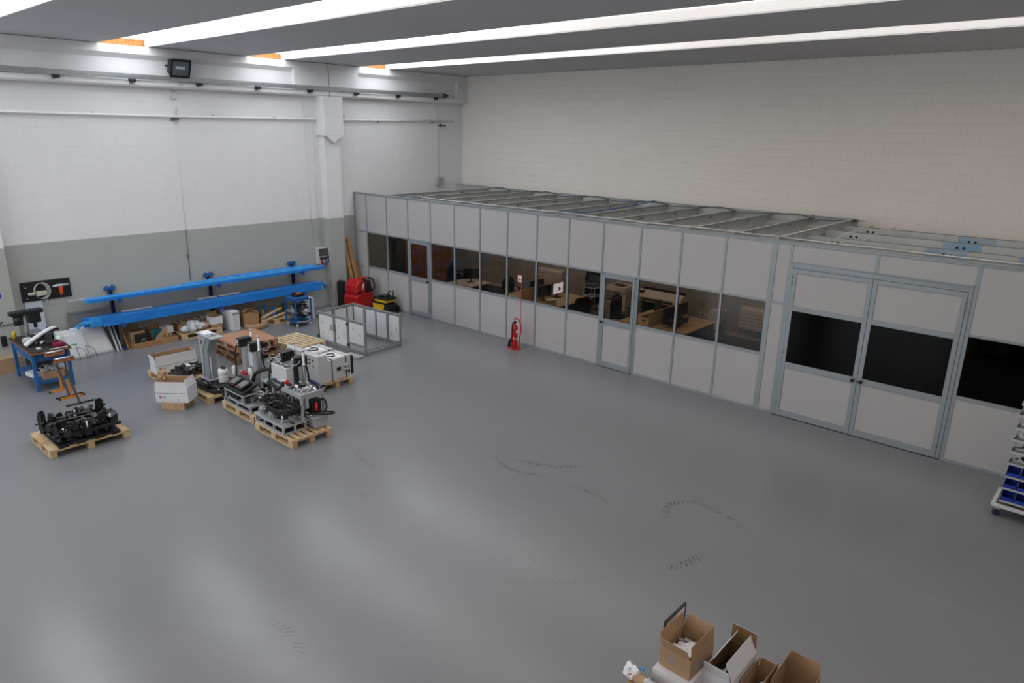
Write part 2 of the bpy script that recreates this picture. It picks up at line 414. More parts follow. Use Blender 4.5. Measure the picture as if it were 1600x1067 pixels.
# double door
dd = thing('door_3', 'wide double door with two dark window bands, right of the office corner', None, kind='structure')
f = MB().box((13.489, -.05, 0), (13.55, .036, 2.99)).box((16.335, -.05, 0), (16.391, .036, 2.99)).box((13.489, -.05, 2.93), (16.391, .036, 3.0)).box((13.489, -.07, 2.985), (16.391, -.05, 3.0)).box((13.55, -.042, 2.89), (16.335, .03, 2.93))
f.build('door_frame', M_alu, dd, .003)
for (a, b, kx) in ((13.553, 14.925, 14.86), (14.93, 16.332, 14.995)):
    l = MB().box((a, -.06, .012), (a+.075, -.01, 2.885)).box((b-.075, -.06, .012), (b, -.01, 2.885))
    for z0, z1 in ((.012, .13), (.99, 1.10), (2.10, 2.19), (2.81, 2.885)): l.box((a+.075, -.06, z0), (b-.075, -.01, z1))
    lf = l.build('door_leaf', M_alu, dd, .003)
    MB().box((a+.076, -.045, .131), (b-.076, -.025, .989)).box((a+.076, -.045, 2.191), (b-.076, -.025, 2.809)).build('door_panel', M_panel, lf)
    MB().box((a+.076, -.04, 1.101), (b-.076, -.03, 2.099)).build('door_glass', M_dark, lf)
    MB().cyl((kx, -.061, 1.05), (kx, -.09, 1.05), .014, n=10).sphere((kx, -.107, 1.05), .036, n=12).build('door_knob', M_knob, lf)
    for z in (2.75, 2.62, 1.3, .25):
        xh = a+.004 if a < 14 else b-.004
        MB().cyl((xh, -.068, z-.04), (xh, -.068, z+.04), .011, n=8).build('hinge', M_alu, lf)
MB().box((13.49, -.065, 0), (16.39, .03, .01)).box((14.9255, -.03, .012), (14.9295, -.02, 2.885)).build('threshold', M_seal, dd)
# side and rear walls of the offices
pd = thing('wall_divider', 'cross wall between the two offices, seen from above', None, kind='structure')
MB().box((13.13, .045, 0), (13.18, 4.59, 3.10)).build('divider_panel', M_panel, pd)
# roof grid on top of the offices
rg = thing('office_roof_grid', 'open grid of galvanised joists laid over the office partition', 'roof joists')
def joist(p, q, nm='joist', holes=()):
    MB().bar(p, q, .012, .17).build(nm, M_galvl, rg)
for k in range(1, 14):
    x = .62+.965*k-(.0 if k < 13 else .05)
    m = MB().box((x-.004, .05, ZT-.17), (x+.004, 4.28, ZT+.02)).box((x-.004, .05, ZT+.012), (x+.05, 4.28, ZT+.02)).box((x-.004, .05, ZT-.17), (x+.05, 4.28, ZT-.162))
    m.build('joist', M_galvl, rg)
    for y in (1.1+.3*(k % 2), 3.0):
        for d in (0, .11): MB().cyl((x+.0041, y+d, ZT-.07), (x+.0055, y+d, ZT-.07), .024, n=8).build('slot', M_seal, rg)
m = MB().box((.05, 4.28, ZT-.15), (13.3, 4.29, ZT+.06)).box((.05, 4.24, ZT+.05), (13.3, 4.29, ZT+.06)); m.build('rear_edge_beam', M_galvl, rg)
m = MB().box((13.16, .06, ZT-.12), (13.17, 4.28, ZT+.07)).box((13.16, .06, ZT+.06), (13.24, 4.28, ZT+.07)); m.build('cross_beam', M_galvl, rg)
for j, (y, z) in enumerate(((1.25, ZT-.02), (2.35, ZT-.02), (3.45, ZT-.02))):
    m = MB().box((13.25, y, z-.2), (21, y+.006, z+.02)).box((13.25, y, z+.012), (21, y+.05, z+.02)).box((13.25, y-.03, z-.2), (21, y, z-.192))
    jo = m.build('long_joist', M_galvl, rg)
    for x in (13.75, 13.86, 15.65, 15.76, 17.6, 17.71): MB().cyl((x, y-.004, z-.08), (x, y-.0025, z-.08), .025, n=8).build('slot', M_seal, jo)
    for xa, xb in ((15.35, 16.0), (16.75, 17.9)): MB().box((xa+j*.05, y-.0022, z-.19), (xb+j*.05, y-.0008, z+.005)).build('protective_film', mat('blue_protective_film', '6f9cc0', .35, var=.35, scale=2.5, col2='a9b4b8'), jo)
struct('ceiling_office', MB().box((13.2, .06, 3.06), (21, 4.6, 3.10)), M_panel, 'pale ceiling panels added under the joists to keep the right office dark')  # added closed ceiling that shuts daylight out of the right office
struct('wall_office_end', MB().box((20.93, .05, 0), (20.98, 4.6, 3.06)), M_panel)
# wire cable tray along the front top rail and cables
m = MB()
for z in (0, .05):
    for y in (.07, .20): m.tube([(1.9, y, ZT+.012+z), (20.9, y, ZT+.012+z)], .003, n=4)
m.tube([(1.9, .135, ZT+.012), (20.9, .135, ZT+.012)], .003, n=4)
for k in range(190):
    x = 1.9+k*.1
    m.tube([(x, .07, ZT+.062), (x, .07, ZT+.012), (x, .20, ZT+.012), (x, .20, ZT+.062)], .0025, n=4)
tag(m.build('cable_tray', M_galv), 'wire mesh cable tray running along the top of the office partition', 'cable tray')
m = MB()
rr = random.Random(3)
m.tube([(3+i*.6, .13+rr.uniform(-.03, .03), ZT+.03+rr.uniform(0, .02)) for i in range(30)], .016, n=5, sub=3)
tag(m.build('white_cable', mat('white_cable', (.8, .8, .8), .5)), 'white cable lying in the wire tray over the office', 'cable')
m = MB().tube([(7.9, .12, ZT+.06), (8.4, .4, ZT+.07), (8.3, 1.6, ZT+.05), (8.1, 3.0, ZT+.05), (8.05, 4.1, ZT+.09)], .016, n=6, sub=6)
tag(m.build('blue_cable', mat('blue_cable', '2e5f9a', .45)), 'blue cable crossing the joists above the office roof', 'cable')
m = MB().tube([(12.3, 4.2, ZT+.09), (12.55, 3.6, ZT+.06), (12.95, 2.6, ZT+.12)], .014, n=6, sub=6)
tag(m.build('navy_cable', mat('navy_cable', '2c4466', .45)), 'short dark blue cable beside the cross beam of the office roof', 'cable')
m = MB()
for x in (13.9, 14.35):
    m.tube([(x, 1.1, ZT+.02), (x+.0, 2.3, ZT+.07), (x-.05, 3.4, ZT+.05)], .011, n=6, sub=6)
m.build('loose_cable', MATS['white_cable'], rg)
m = MB()
for k in range(6):
    x = 1.9+1.93*k
    m.tube([(x, 4.27, ZT+.03), (x+.4, 4.2, ZT+.07), (x+.9, 4.22, ZT-.02), (x+1.9, 4.26, ZT+.04)], .01, n=5, sub=4)
m.build('rear_cable', mat('slate_cable', '3b4c60', .5), rg)
# ================================================================ SERVICES ON THE LEFT WALL
bb = thing('busbar_trunking', 'long grey galvanised busbar with black tap-off boxes under the edge beam', 'busbar', (0, 0, 0))
MB().box((.24, -20, 6.215), (.31, 3.45, 6.325)).box((.31, -20, 6.26), (.318, 3.45, 6.28)).build('trunking', M_galv, bb)
for k in range(12):
    y = 3.15-1.55*k
    MB().prism([(y-.06, 6.13), (y+.06, 6.15), (y+.07, 6.215), (y-.08, 6.215)], .25, .33, 'x').build('tap_off', mat('black_plastic', (.07, .07, .075), .5), bb)
MB().prism([(3.45, 6.2), (3.62, 6.23), (3.70, 6.29), (3.6, 6.34), (3.45, 6.345)], .235, .32, 'x').build('end_cap', mat('blue_end_cap', '27415f', .45), bb, .01)
m = MB().tube([(.06, -20, 5.47), (.06, -5.2, 5.42), (.06, 0, 5.45), (.06, 4.12, 5.49)], .028, n=10)
pp = thing('wall_pipe', 'thin white pipe running level across the upper left wall', 'pipe'); m.build('pipe', mat('white_pipe', (.93, .93, .94), .4), pp)
for y in (-9.5, -7, -4.2, -2.5, 1.0, 3.2): MB().box((0, y-.02, 5.4), (.05, y+.02, 5.48)).build('pipe_clip', M_galv, pp)
MB().bar((.02, -5.28, 5.36), (.12, -5.12, 5.36), .04, .05).build('bracket', mat('dark_bracket', (.2, .2, .2), .6), pp)
MB().box((0, 3.5, 5.33), (.1, 3.75, 5.36)).box((.08, 3.5, 5.33), (.11, 3.53, 5.40)).build('bracket', MATS['dark_bracket'], pp)
# pillar head drawn behind the pipe: pipe passes in front, so carry it round
fl = thing('floodlight', 'black halogen floodlight mounted on the edge beam above the busbar', 'floodlight', (.29, -5.08, 6.57))
T = Matrix.Rotation(.45, 4, 'Y')
m = MB(); m.T = T; m.prism([(-.03, -.17), (.14, -.2), (.14, .2), (-.03, .14)], -.23, .23, 'y'); m.build('housing', MATS['black_plastic'], fl, .012)
m = MB(); m.T = T; m.box((.138, -.235, -.215), (.165, .235, -.17)).box((.138, -.235, .17), (.165, .235, .215)).box((.138, -.235, -.17), (.165, -.195, .17)).box((.138, .195, -.17), (.165, .235, .17)); m.build('bezel', MATS['black_plastic'], fl)
m = MB(); m.T = T; m.box((.143, -.195, -.17), (.15, .195, .17)); m.build('front_glass', mat('floodlight_glass', (.45, .5, .52), .12, metal=.5), fl)
m = MB(); m.T = T; m.box((.151, -.12, -.02), (.156, .1, .05)); m.build('lamp_tube', mat('lamp_tube', (.72, .76, .78), .3), fl)
MB().tube([(.06, -.26, 0), (-.14, -.24, 0), (-.14, .24, 0), (.06, .26, 0)], .014, n=6).cyl((-.18, 0, 0), (-.13, 0, 0), .02).build('bracket', MATS['black_plastic'], fl)
m = MB().box((0, -5.22, 5.83), (.06, -5.08, 5.97))
jb = tag(m.build('junction_box', mat('pale_plastic', (.8, .8, .8), .5), None, .005), 'small white junction box on the wall below the floodlight', 'junction box')
m = MB().tube([(.03, -5.15, 5.97), (.08, -5.2, 6.05), (.24, -5.12, 6.12), (.27, -5.08, 6.2)], .009, n=5, sub=5).tube([(.03, -5.12, 5.97), (.1, -5.1, 6.06), (.24, -5.05, 6.13), (.27, -5.0, 6.2)], .009, n=5, sub=5)
m.tube([(.02, -5.13, 5.62), (.02, -5.14, 5.45)], .014, n=6)
tag(m.build('lamp_cable', MATS['white_cable']), 'pair of thin white cables rising from the junction box to the floodlight', 'cable')
m = MB().tube([(.012, -5.2, 5.36), (.012, -5.22, 2.66)], .005, n=5)
tag(m.build('cable_run', mat('pale_conduit', (.88, .88, .88), .5)), 'thin white cable run dropping down the upper left wall', 'cable')
m = MB().tube([(.015, -5.22, 2.66), (.015, -5.25, 1.35)], .009, n=5).box((0, -5.27, 1.97), (.03, -5.22, 2.03)).box((0, -5.33, 1.2), (.05, -5.2, 1.27)).box((0, -5.2, 1.2), (.05, -5.1, 1.27))
tag(m.build('cable_run', mat('grey_conduit', (.42, .42, .42), .5)), 'grey cable run ending above the blue bar rack', 'cable')
m = MB().tube([(.02, -1.38, 5.36), (.02, -1.33, 1.82)], .012, n=6).tube([(.02, -1.6, 6.0), (.02, -1.55, 1.9)], .004, n=4)
tag(m.build('conduit', MATS['pale_conduit']), 'thin conduit dropping to the power socket panel beside the pillar', 'conduit')
m = MB().tube([(.02, 3.45, 6.05), (.02, 3.42, 5.6), (.02, 3.46, 3.6)], .014, n=6)
tag(m.build('conduit', MATS['pale_conduit']), 'white conduit near the room corner leading to a grey box', 'conduit')
m = MB().box((0, 3.34, 3.42), (.12, 3.62, 3.68)); tag(m.build('junction_box', mat('grey_plastic', (.66, .67, .66), .5), None, .012), 'grey square junction box near the room corner above the office', 'junction box')
m = MB().box((0, -.36, 5.55), (.03, -.24, 5.58)).tube([(.02, -.25, 5.55), (.02, -.25, 5.42)], .01)
tag(m.build('wall_clip', MATS['grey_conduit']), 'small clip on the wall right of the pillar head', 'clip')
m = MB().tube([(.02, 4.4, 6.1), (.05, 4.45, 6.5), (.02, 4.55, 6.7), (.02, 4.56, 6.9)], .007, n=5)
# ================================================================ OBJECT MATERIALS
M_wood = mat('pale_pallet_wood', 'cdb491', .8, scale=5, var=.3, col2='ab8f6c', stretch=(1, 1, 1), bump=.1)
M_woodw = mat('worn_pallet_wood', '947358', .85, scale=5, var=.3, col2='6c5140', bump=.15)
M_red_ply = mat('reddish_plywood', 'b08a68', .7, scale=3.5, col2='9c6c58', bump=.1, stretch=(1, 4, 1))
M_card = mat('brown_cardboard', 'a98a6b', .85, scale=3, var=.12)
M_cardd = mat('dark_cardboard', '8f6f4e', .88, scale=3, var=.15)
M_cardw = mat('white_cardboard', 'd4d5da', .7, scale=3, var=.06)
M_tape = mat('grey_print', '8e8e98', .7, scale=20)
M_redprint = mat('red_print', 'b53a36', .7)
M_black = mat('black_metal', '1b1c1e', .45, scale=14, var=.3)
M_blackm = mat('black_anodised', '141518', .32, scale=20, var=.3, spec=.6)
M_rubber = mat('black_rubber', '101012', .55, scale=10)
M_steel = mat('machined_steel', 'd0d4d8', .28, metal=.8, var=.2, scale=12)
M_alup = mat('aluminium_profile', 'c0c4c8', .36, metal=.4, var=.12, scale=10)
M_guard = mat('guard_aluminium', '8e9294', .42, metal=.35, var=.1, scale=8)
M_wfilm = mat('white_film_panel', 'd5d8dc', .35, scale=2, var=.05)
M_green = mat('green_print', '58b070', .6)
M_blue = mat('blue_film', '2384dc', .35, scale=4, var=.25, col2='1a72c8', stretch=(3, .5, 3))
M_blue2 = mat('light_blue_film', '45aef0', .28, scale=7, var=.35, col2='2288d8')
M_bench = mat('bench_blue', '1f5f9e', .5, scale=4, var=.12)
M_rackb = mat('rack_navy', '253a63', .5, scale=8, var=.2)
M_orange = mat('orange_paint', 'd8852c', .5, scale=8, var=.15)
M_darkgrey = mat('dark_grey_paint', '3a3c40', .5, scale=8)
M_redp = mat('red_enamel', 'c01c1c', .32, scale=5, var=.15)
M_red2 = mat('red_plastic', 'b5161a', .4, scale=4, var=.15)
M_yel = mat('yellow_plastic', 'e0b320', .45, scale=5, var=.1)
M_bag = mat('clear_plastic_bags', 'c9cbd0', .3, scale=16, var=.3, spec=.7)
M_bagb = mat('brownish_bags', 'b59a80', .4, scale=16, var=.3)
M_cab = mat('pale_grey_enamel', 'c6c8ca', .4, scale=3, var=.05)
M_white = mat('white_plastic', 'dcdcdc', .4, scale=3, var=.05)
M_greyw = mat('grey_steel_sheet', 'adb1b5', .45, metal=.2, scale=6)
M_magenta = mat('magenta_plastic', '7a1440', .4, scale=5)
M_bin = mat('blue_bin_plastic', '2440a8', .4, scale=6, var=.15)
M_binin = mat('teal_plastic', '2f6f78', .5)
M_osbw = mat('plank_wood', 'b98a57', .75, scale=6, var=.3, col2='93683c', stretch=(6, 6, .7))
M_yellowish = mat('olive_yellow', 'a8902e', .5)
M_paper = mat('white_paper', 'e6e6ea', .7, scale=5, var=.04)
# ================================================================ PALLETS
def pallet(name, label, loc, rz=0., lx=1.2, ly=.8, mt=None, group=None, nb=5, lower=True):
    """boards run along local x; blocks under the ends; top at z .144"""
    mt = mt or M_wood
    t = thing(name, label, 'pallet', loc, rz, group)
    r = random.Random(label)
    w_ = [.145, .10, .145, .10, .145] if nb == 5 else [.075]*nb
    gap = (ly-sum(w_))/(nb-1); y = -ly/2
    for i in range(nb):
        d = r.uniform(-.006, .006)
        MB().box((-lx/2+d, y, .122), (lx/2+d, y+w_[i], .144)).build('deck_board', mt, t, .003); y += w_[i]+gap
    for x in (-lx/2+.0725, 0, lx/2-.0725):
        MB().box((x-.07, -ly/2, .1), (x+.07, ly/2, .122)).build('cross_board', mt, t, .003)
        for yy in (-ly/2+.05, 0, ly/2-.05):
            MB().box((x-.0725, yy-.05, .022), (x+.0725, yy+.05, .1)).build('block', mt, t, .003)
    if lower:
        for yy in (-ly/2+.05, 0, ly/2-.05): MB().box((-lx/2, yy-.05, 0), (lx/2, yy+.05, .022)).build('bottom_board', mt, t, .003)
    return t
def heap(m, n, cx, cy, lx, ly, z0, z1, r, mi=0, s0=.03, s1=.10, boxes=.6, mats_n=1):
    """irregular lumps on top of each other inside a footprint (contents of one part)"""
    for k in range(n):
        x = cx+r.uniform(-lx/2, lx/2); y = cy+r.uniform(-ly/2, ly/2); z = r.uniform(z0, z1); s = r.uniform(s0, s1)
        mi_ = mi if mats_n == 1 else mi+r.randrange(mats_n)
        if r.random() < boxes: m.cb((x, y, z), (s*r.uniform(.6, 1.8), s*r.uniform(.5, 1.4), s*r.uniform(.4, 1.1)), mi_, (r.uniform(-.6, .6), r.uniform(-.6, .6), r.uniform(0, 3.1)))
        else:
            a = r.uniform(0, PI*2); m.cyl((x, y, z), (x+s*math.cos(a)*1.6, y+s*math.sin(a)*1.6, z+r.uniform(-.3, .6)*s), s*.28, mi_, n=8)
    return m
# ---- open carton
def carton(name, label, loc, rz, lx, ly, h, mo=None, mi=None, flaps=(), cat='cardboard box', group=None, t=.006):
    """flaps: list of (side, length, angle from vertical outward in degrees)"""
    mo = mo or M_card; mi = mi or M_card
    b = thing(name, label, cat, loc, rz, group)
    m = MB()
    m.box((-lx/2, -ly/2, 0), (lx/2, ly/2, t), 1)
    for (x0, y0, x1, y1) in ((-lx/2, -ly/2, lx/2, -ly/2+t), (-lx/2, ly/2-t, lx/2, ly/2), (-lx/2, -ly/2+t, -lx/2+t, ly/2-t), (lx/2-t, -ly/2+t, lx/2, ly/2-t)):
        m.box((x0, y0, t), (x1, y1, h), 0)
    # inner faces in the second material
    e = .0008
    m.box((-lx/2+t, -ly/2+t, t), (lx/2-t, -ly/2+t+e, h-.001), 1).box((-lx/2+t, ly/2-t-e, t), (lx/2-t, ly/2-t, h-.001), 1)
    m.box((-lx/2+t, -ly/2+t+e, t), (-lx/2+t+e, ly/2-t-e, h-.001), 1).box((lx/2-t-e, -ly/2+t+e, t), (lx/2-t, ly/2-t-e, h-.001), 1)
    m.build('body', [mo, mi], b)
    for (side, L, ang) in flaps:
        a = math.radians(ang); s, c = math.sin(a)*L, math.cos(a)*L
        if side in ('+x', '-x'):
            k = 1 if side == '+x' else -1; x = k*(lx/2-t/2); y0, y1 = -ly/2+.008, ly/2-.008
            V = [(x, y0, h), (x, y1, h), (x+k*s, y1-.01, h+c), (x+k*s, y0+.01, h+c)]
        else:
            k = 1 if side == '+y' else -1; y = k*(ly/2-t/2); x0, x1 = -lx/2+.008, lx/2-.008
            V = [(x0, y, h), (x1, y, h), (x1-.01, y+k*s, h+c), (x0+.01, y+k*s, h+c)]
        f = MB(); n = (Vector(V[1])-Vector(V[0])).cross(Vector(V[3])-Vector(V[0])).normalized()*.002
        inner = Vector((-V[0][0], -V[0][1], 0))
        if n.dot(inner + Vector((0, 0, .2 if ang > 60 else 0))) < 0: n = -n
        f._add([Vector(p)-n for p in V]+[Vector(p)+n for p in V], [(0,1,2,3),(0,4,5,1),(1,5,6,2),(2,6,7,3),(3,7,4,0)], 0)._add([Vector(p)+n for p in V], [(0,1,2,3)], 1)
        f.build('flap', [mo, mi], b)
    return b
def solidbox(name, label, loc, rz, lx, ly, h, m_, cat='box', group=None, bevel=.006):
    o = MB().box((-lx/2, -ly/2, 0), (lx/2, ly/2, h)).build(name, m_, None, bevel, loc=loc, rz=rz)
    return tag(o, label, cat, group)
# ================================================================ GROUP: guard enclosure
ge = thing('machine_guard_frame', 'low three-sided aluminium machine guard with white film covered panels on the floor', 'guard frame', (4.05, -2.93, 0), .065)
L2, W2, HH = .89, .56, .815
def gpost(x, y, w_=.045): MB().box((x-w_/2, y-w_/2, 0), (x+w_/2, y+w_/2, HH-.045)).build('post', M_guard, ge, .004)
def gpanel(p, q, z0, z1, axis, marks=0, mt=None):
    a, b = sorted((p, q))
    m = MB()
    if axis[0] == 'x':
        y = axis[1]; m.box((a, y-.006, z0), (b, y+.006, z1)); 
        for k in range(marks):
            xx = a+(.25+.5*(k % 2))*(b-a); zz = z0+(z1-z0)*(.25+.22*k)
            for s in (-1, 1): m.box((xx-.012, y+s*.0065-.0008, zz-.035), (xx+.012, y+s*.0065+.0008, zz+.05), 1)
    else:
        x = axis[1]; m.box((x-.006, a, z0), (x+.006, b, z1))
    return m.build('guard_panel', [mt or M_wfilm, M_green], ge)
for y in (-W2, W2): MB().box((-L2-.022, y-.0225, HH-.045), (L2+.022, y+.0225, HH)).build('top_rail', M_guard, ge, .004)
MB().box((-L2-.0225, -W2+.0225, HH-.045), (-L2+.0225, W2-.0225, HH)).build('top_rail', M_guard, ge, .004)
for y in (-W2, W2): MB().box((-L2+.0225, y-.022, .03), (L2-.0225, y+.022, .075)).build('bottom_rail', M_guard, ge, .004)
for x in (-L2, L2): MB().box((x-.022, -W2+.0225, .03), (x+.022, W2-.0225, .075)).build('bottom_rail', M_guard, ge, .004)
MB().box((L2-.022, -W2+.0225, .11), (L2+.0, W2-.0225, .135)).build('bottom_rail', M_guard, ge, .003)
fx = [-L2, -.27, -.23, .25, .29, L2]
for x in fx: gpost(x, -W2, .04 if abs(x) < .5 else .045)
for x in (-L2, -.46, -.42, .0, .42, .46, L2): gpost(x, W2, .04)
for y in (-.12, -.07, .35): gpost(-L2, y, .04)
for a, b, z0 in ((-L2+.045, -.30, .11), (-.20, .22, .11), (.32, L2-.035, .24)): gpanel(a, b, z0, HH-.07, ('x', -W2), 3)
gpanel(.32, L2-.035, .085, .20, ('x', -W2), 0, M_greyw)
MB().box((.30, -W2-.018, .205), (L2-.02, -W2+.018, .235)).build('middle_rail', M_guard, ge)
for a, b in ((-L2+.03, -.49), (-.39, -.03), (.03, .39), (.49, L2-.03)): gpanel(a, b, .1, HH-.07, ('x', W2), 2 if b > .4 else 0)
for a, b in ((-W2+.04, -.15), (-.04, .32), (.38, W2-.03)): gpanel(a, b, .1, HH-.07, ('y', -L2))
for x in (-.31, -.19):
    MB().tube([(x, -W2-.02, .42), (x, -W2-.06, .44), (x, -W2-.06, .54), (x, -W2-.02, .56)], .009, n=6).build('handle', M_rubber, ge)
for x in (-L2, .27):
    for z in (.17, .68): MB().box((x-.028, -W2-.032, z-.03), (x+.028, -W2-.021, z+.03)).build('hinge', M_rubber, ge)
tag(MB().box((-.24, -.1, 0), (.24, .1, .05)).build('steel_step', M_greyw, None, .006, loc=(4.82, -3.66, 0), rz=.06), 'flat grey metal plate on the floor in front of the guard frame corner', 'metal plate')
# ================================================================ PALLETS without load
pallet('pallet', 'clean pale slatted pallet lying empty beside the stack of pallets', (3.06, -4.1, 0), .12, 1.15, .85, mat('fresh_pallet_wood', 'dccbb0', .8, scale=5, var=.2, col2='c4ab84'), nb=7)
sg = 'stacked pallets behind the twin column machines'
pallet('pallet', 'worn brown pallet, lowest of the stack of three', (2.88, -5.36, 0), -.06, 1.25, 1.0, M_woodw, sg)
pallet('pallet', 'brown pallet, middle one of the stack of three', (2.93, -5.33, .1445), .05, 1.2, 1.0, M_woodw, sg)
t = pallet('pallet', 'reddish brown boarded pallet, topmost of the stack of three', (2.93, -5.36, .289), -.03, 1.15, 1.02, M_red_ply, sg)
MB().box((-.57, -.51, .1445), (.57, .51, .16)).build('top_board', M_red_ply, t, .003)
# ================================================================ CONTROL CABINETS
pallet('pallet', 'pallet carrying the two pale grey control cabinets', (5.68, -5.14, 0), .03, 1.2, .82)
def cabinet(loc, rz, label):
    c = thing('control_cabinet', label, 'control cabinet', loc, rz, 'pale grey control cabinets on one pallet')
    MB().prism([(-.46, 0), (-.46, .60), (-.43, .62), (-.27, .58), (-.19, .46), (.36, .47), (.36, 0)], -.26, .26, 'x').build('housing', M_cab, c, .008)
    MB().prism([(.36, .03), (.45, .03), (.45, .42), (.36, .45)], -.24, .24, 'x').build('cooling_fins', M_black, c, .004)
    for y in (-.12, .24): MB().box((-.264, y-.01, -.001), (.264, y+.01, .474 if y > -.2 else .6)).build('strap', M_black, c)
    for k, (x, z) in enumerate([(-.16, .5), (-.16, .4), (-.02, .5), (-.02, .42), (.1, .5), (.1, .38), (-.1, .3)]):
        MB().cyl((x, -.465, z), (x, -.475, z), .018, n=8).build('cable_gland', M_black, c)
    MB().box((.261, .0, .19), (.268, .1, .27)).build('label_plate', M_black, c)
    MB().box((-.2, -.14, .466), (.2, .26, .474)).build('document', M_paper, c)
    MB().tube([(-.1, 0, .48), (0, .1, .5), (.12, .05, .485), (.05, -.1, .49), (-.08, -.06, .48)], .012, n=6, sub=4).build('cable', M_black, c)
    for z in (.18, .27): MB().tube([(.265, .17, z), (.3, .2, z+.02), (.31, .3, z+.01), (.265, .32, z)], .016, n=8, sub=3).cyl((.262, .24, z+.03), (.30, .24, z+.03), .03, n=10).build('connector', M_steel, c)
    MB().cyl((.262, .30, .12), (.285, .30, .12), .022, n=10).build('knob', M_black, c)
    return c
cabinet((5.97, -5.1, .1445), .05, 'pale grey control cabinet, nearer of the two on the pallet, with cables on top')
cabinet((5.36, -5.1, .1445), .03, 'pale grey control cabinet, farther of the two on the pallet, strapped down')
# ================================================================ TWIN COLUMN MACHINES
def tower(t, x, y, z0, z1):
    """twin column lift head, columns side by side along x"""
    for s in (-1, 1):
        cx = x+s*.215
        m = MB().box((cx-.055, y-.045, z0), (cx+.055, y+.045, z1))
        for k in (-1, 0, 1): m.box((cx+k*.032-.006, y-.052, z0), (cx+k*.032+.006, y+.052, z1)).box((cx-.06, y+k*.028-.005, z0), (cx+.06, y+k*.028+.005, z1))
        m.build('column', M_alup, t, .003)
        MB().box((cx-.08, y-.03, z0), (cx-.06, y+.05, z1-.05)).build('cable_chain', M_rubber, t)
        rx, ry = (cx+.085, y+.03) if s > 0 else (cx+.0, y+.16)
        MB().cyl((rx, ry, z1-.42 if s > 0 else z1-.1), (rx, ry, z1+.30), .026, n=12).cyl((rx, ry, z1+.0), (rx, ry, z1+.05), .038, n=12).cyl((rx, ry, z1+.28), (rx, ry, z1+.31), .031, n=12).build('cylinder_rod', M_steel, t)
        MB().box((cx-.085, y-.11, z1), (cx+.055, y+.13, z1+.175)).build('motor_box', M_blackm, t, .008)
        m = MB()
        for k in range(3): m.box((cx-.07, y-.113, z1+.03+k*.045), (cx-.01, y-.1105, z1+.055+k*.045))
        m.build('sticker', M_white, t)
def hoses(parent, pts_list, r_=.014, m_=None, name='cable_hose'):
    for pts in pts_list: MB().tube(pts, r_, n=6, sub=6).build(name, m_ or M_rubber, parent)
pallet('pallet', 'pallet under the left twin column machine with touch screens', (6.25, -6.92, 0), 0., 1.2, .8)
r1 = random.Random(11)
m1 = thing('assembly_machine', 'twin column machine with two tilted touch screens on a pallet', 'machine', (6.2, -6.92, .1445), 0, 'twin column machines')
f = MB()
for (x0, y0, x1, y1) in ((-.5, -.38, .5, -.34), (-.5, .34, .5, .38), (-.5, -.34, -.46, .34), (.46, -.34, .5, .34)):
    f.box((x0, y0, .11), (x1, y1, .15)).box((x0, y0, 0), (x1, y1, .03))
for x in (-.48, 0, .48):
    for y in (-.36, .36): f.box((x-.02, y-.02, .03), (x+.02, y+.02, .11))
f.build('base_frame', M_alup, m1, .002)
MB().box((-.46, -.34, .112), (.46, .34, .148)).build('base_plate', M_greyw, m1)
MB().box((-.455, -.335, .002), (.455, .335, .02)).build('floor_plate', M_black, m1)
tower(m1, -.33, .15, .15, .98)
MB().box((-.48, .18, .60), (-.17, .21, .97)).build('back_plate', M_cab, m1)
MB().box((-.58, .02, .36), (-.08, .10, .50)).build('carriage', M_steel, m1, .01)
MB().sphere((-.34, -.02, .54), .04).cyl((-.30, -.04, .52), (-.18, -.04, .55), .028).build('red_valve', M_redp, m1)
MB().box((-.30, .05, .46), (-.16, .07, .62)).box((-.12, .0, .36), (.02, .02, .50)).build('paper_tag', M_paper, m1)
# screens on their console
MB().prism([(-.10, .50), (-.42, .37), (-.42, .33), (-.10, .46)], -.34, .34, 'x').build('console', M_black, m1, .004)
for x0 in (-.17, .13):
    T_ = Matrix.Translation((x0, -.27, .452)) @ Matrix.Rotation(.385, 4, 'X')
    c = MB(); c.T = T_; c.box((-.125, -.12, 0), (.125, .12, .035)); s_ = c.build('touch_screen', M_blackm, m1, .004)
    c = MB(); c.T = T_; c.box((-.085, -.075, .0351), (.085, .085, .037)); c.build('display', mat('grey_display', '77797c', .25), s_)
    c = MB(); c.T = T_; c.box((-.085, -.105, .0351), (-.02, -.09, .038)); c.build('red_stripe', M_redprint, s_)
MB().box((-.34, -.42, .30), (.34, -.40, .33)).box((.32, -.40, .30), (.34, -.12, .33)).box((-.34, -.40, .30), (-.32, -.12, .33)).build('console_rail', M_alup, m1)
for x in (-.325, .325):
    for y in (-.405, -.12): MB().box((x-.02, y-.018, .15), (x+.02, y+.018, .34 if y < -.3 else .45)).build('console_leg', M_alup, m1)
MB().box((-.28, -.36, .15), (.0, -.14, .36)).build('drive_box', M_black, m1, .005)
MB().box((.12, -.33, .15), (.28, -.2, .30)).build('drive_box', M_darkgrey, m1, .005)
MB().prism([(-.1, .15), (.3, .15), (.26, .40), (-.1, .5)], .02, .24, 'x').build('gripper_cover', M_black, m1, .006) if False else None
MB().box((.08, .1, .15), (.12, .34, .62)).build('side_plate', M_cab, m1, .004)
MB().tube([(.0, .0, .2), (.02, -.02, .42), (.06, .0, .58), (.14, .1, .66), (.24, .2, .68), (.30, .24, .62)], .035, n=8, sub=6).build('cable_chain', M_rubber, m1)
m = MB().box((.16, .3, .15), (.20, .34, .50)).box((.42, .0, .15), (.45, .03, .42)).box((.16, .05, .47), (.46, .34, .49)); m.build('side_frame', M_alup, m1)
m = MB()
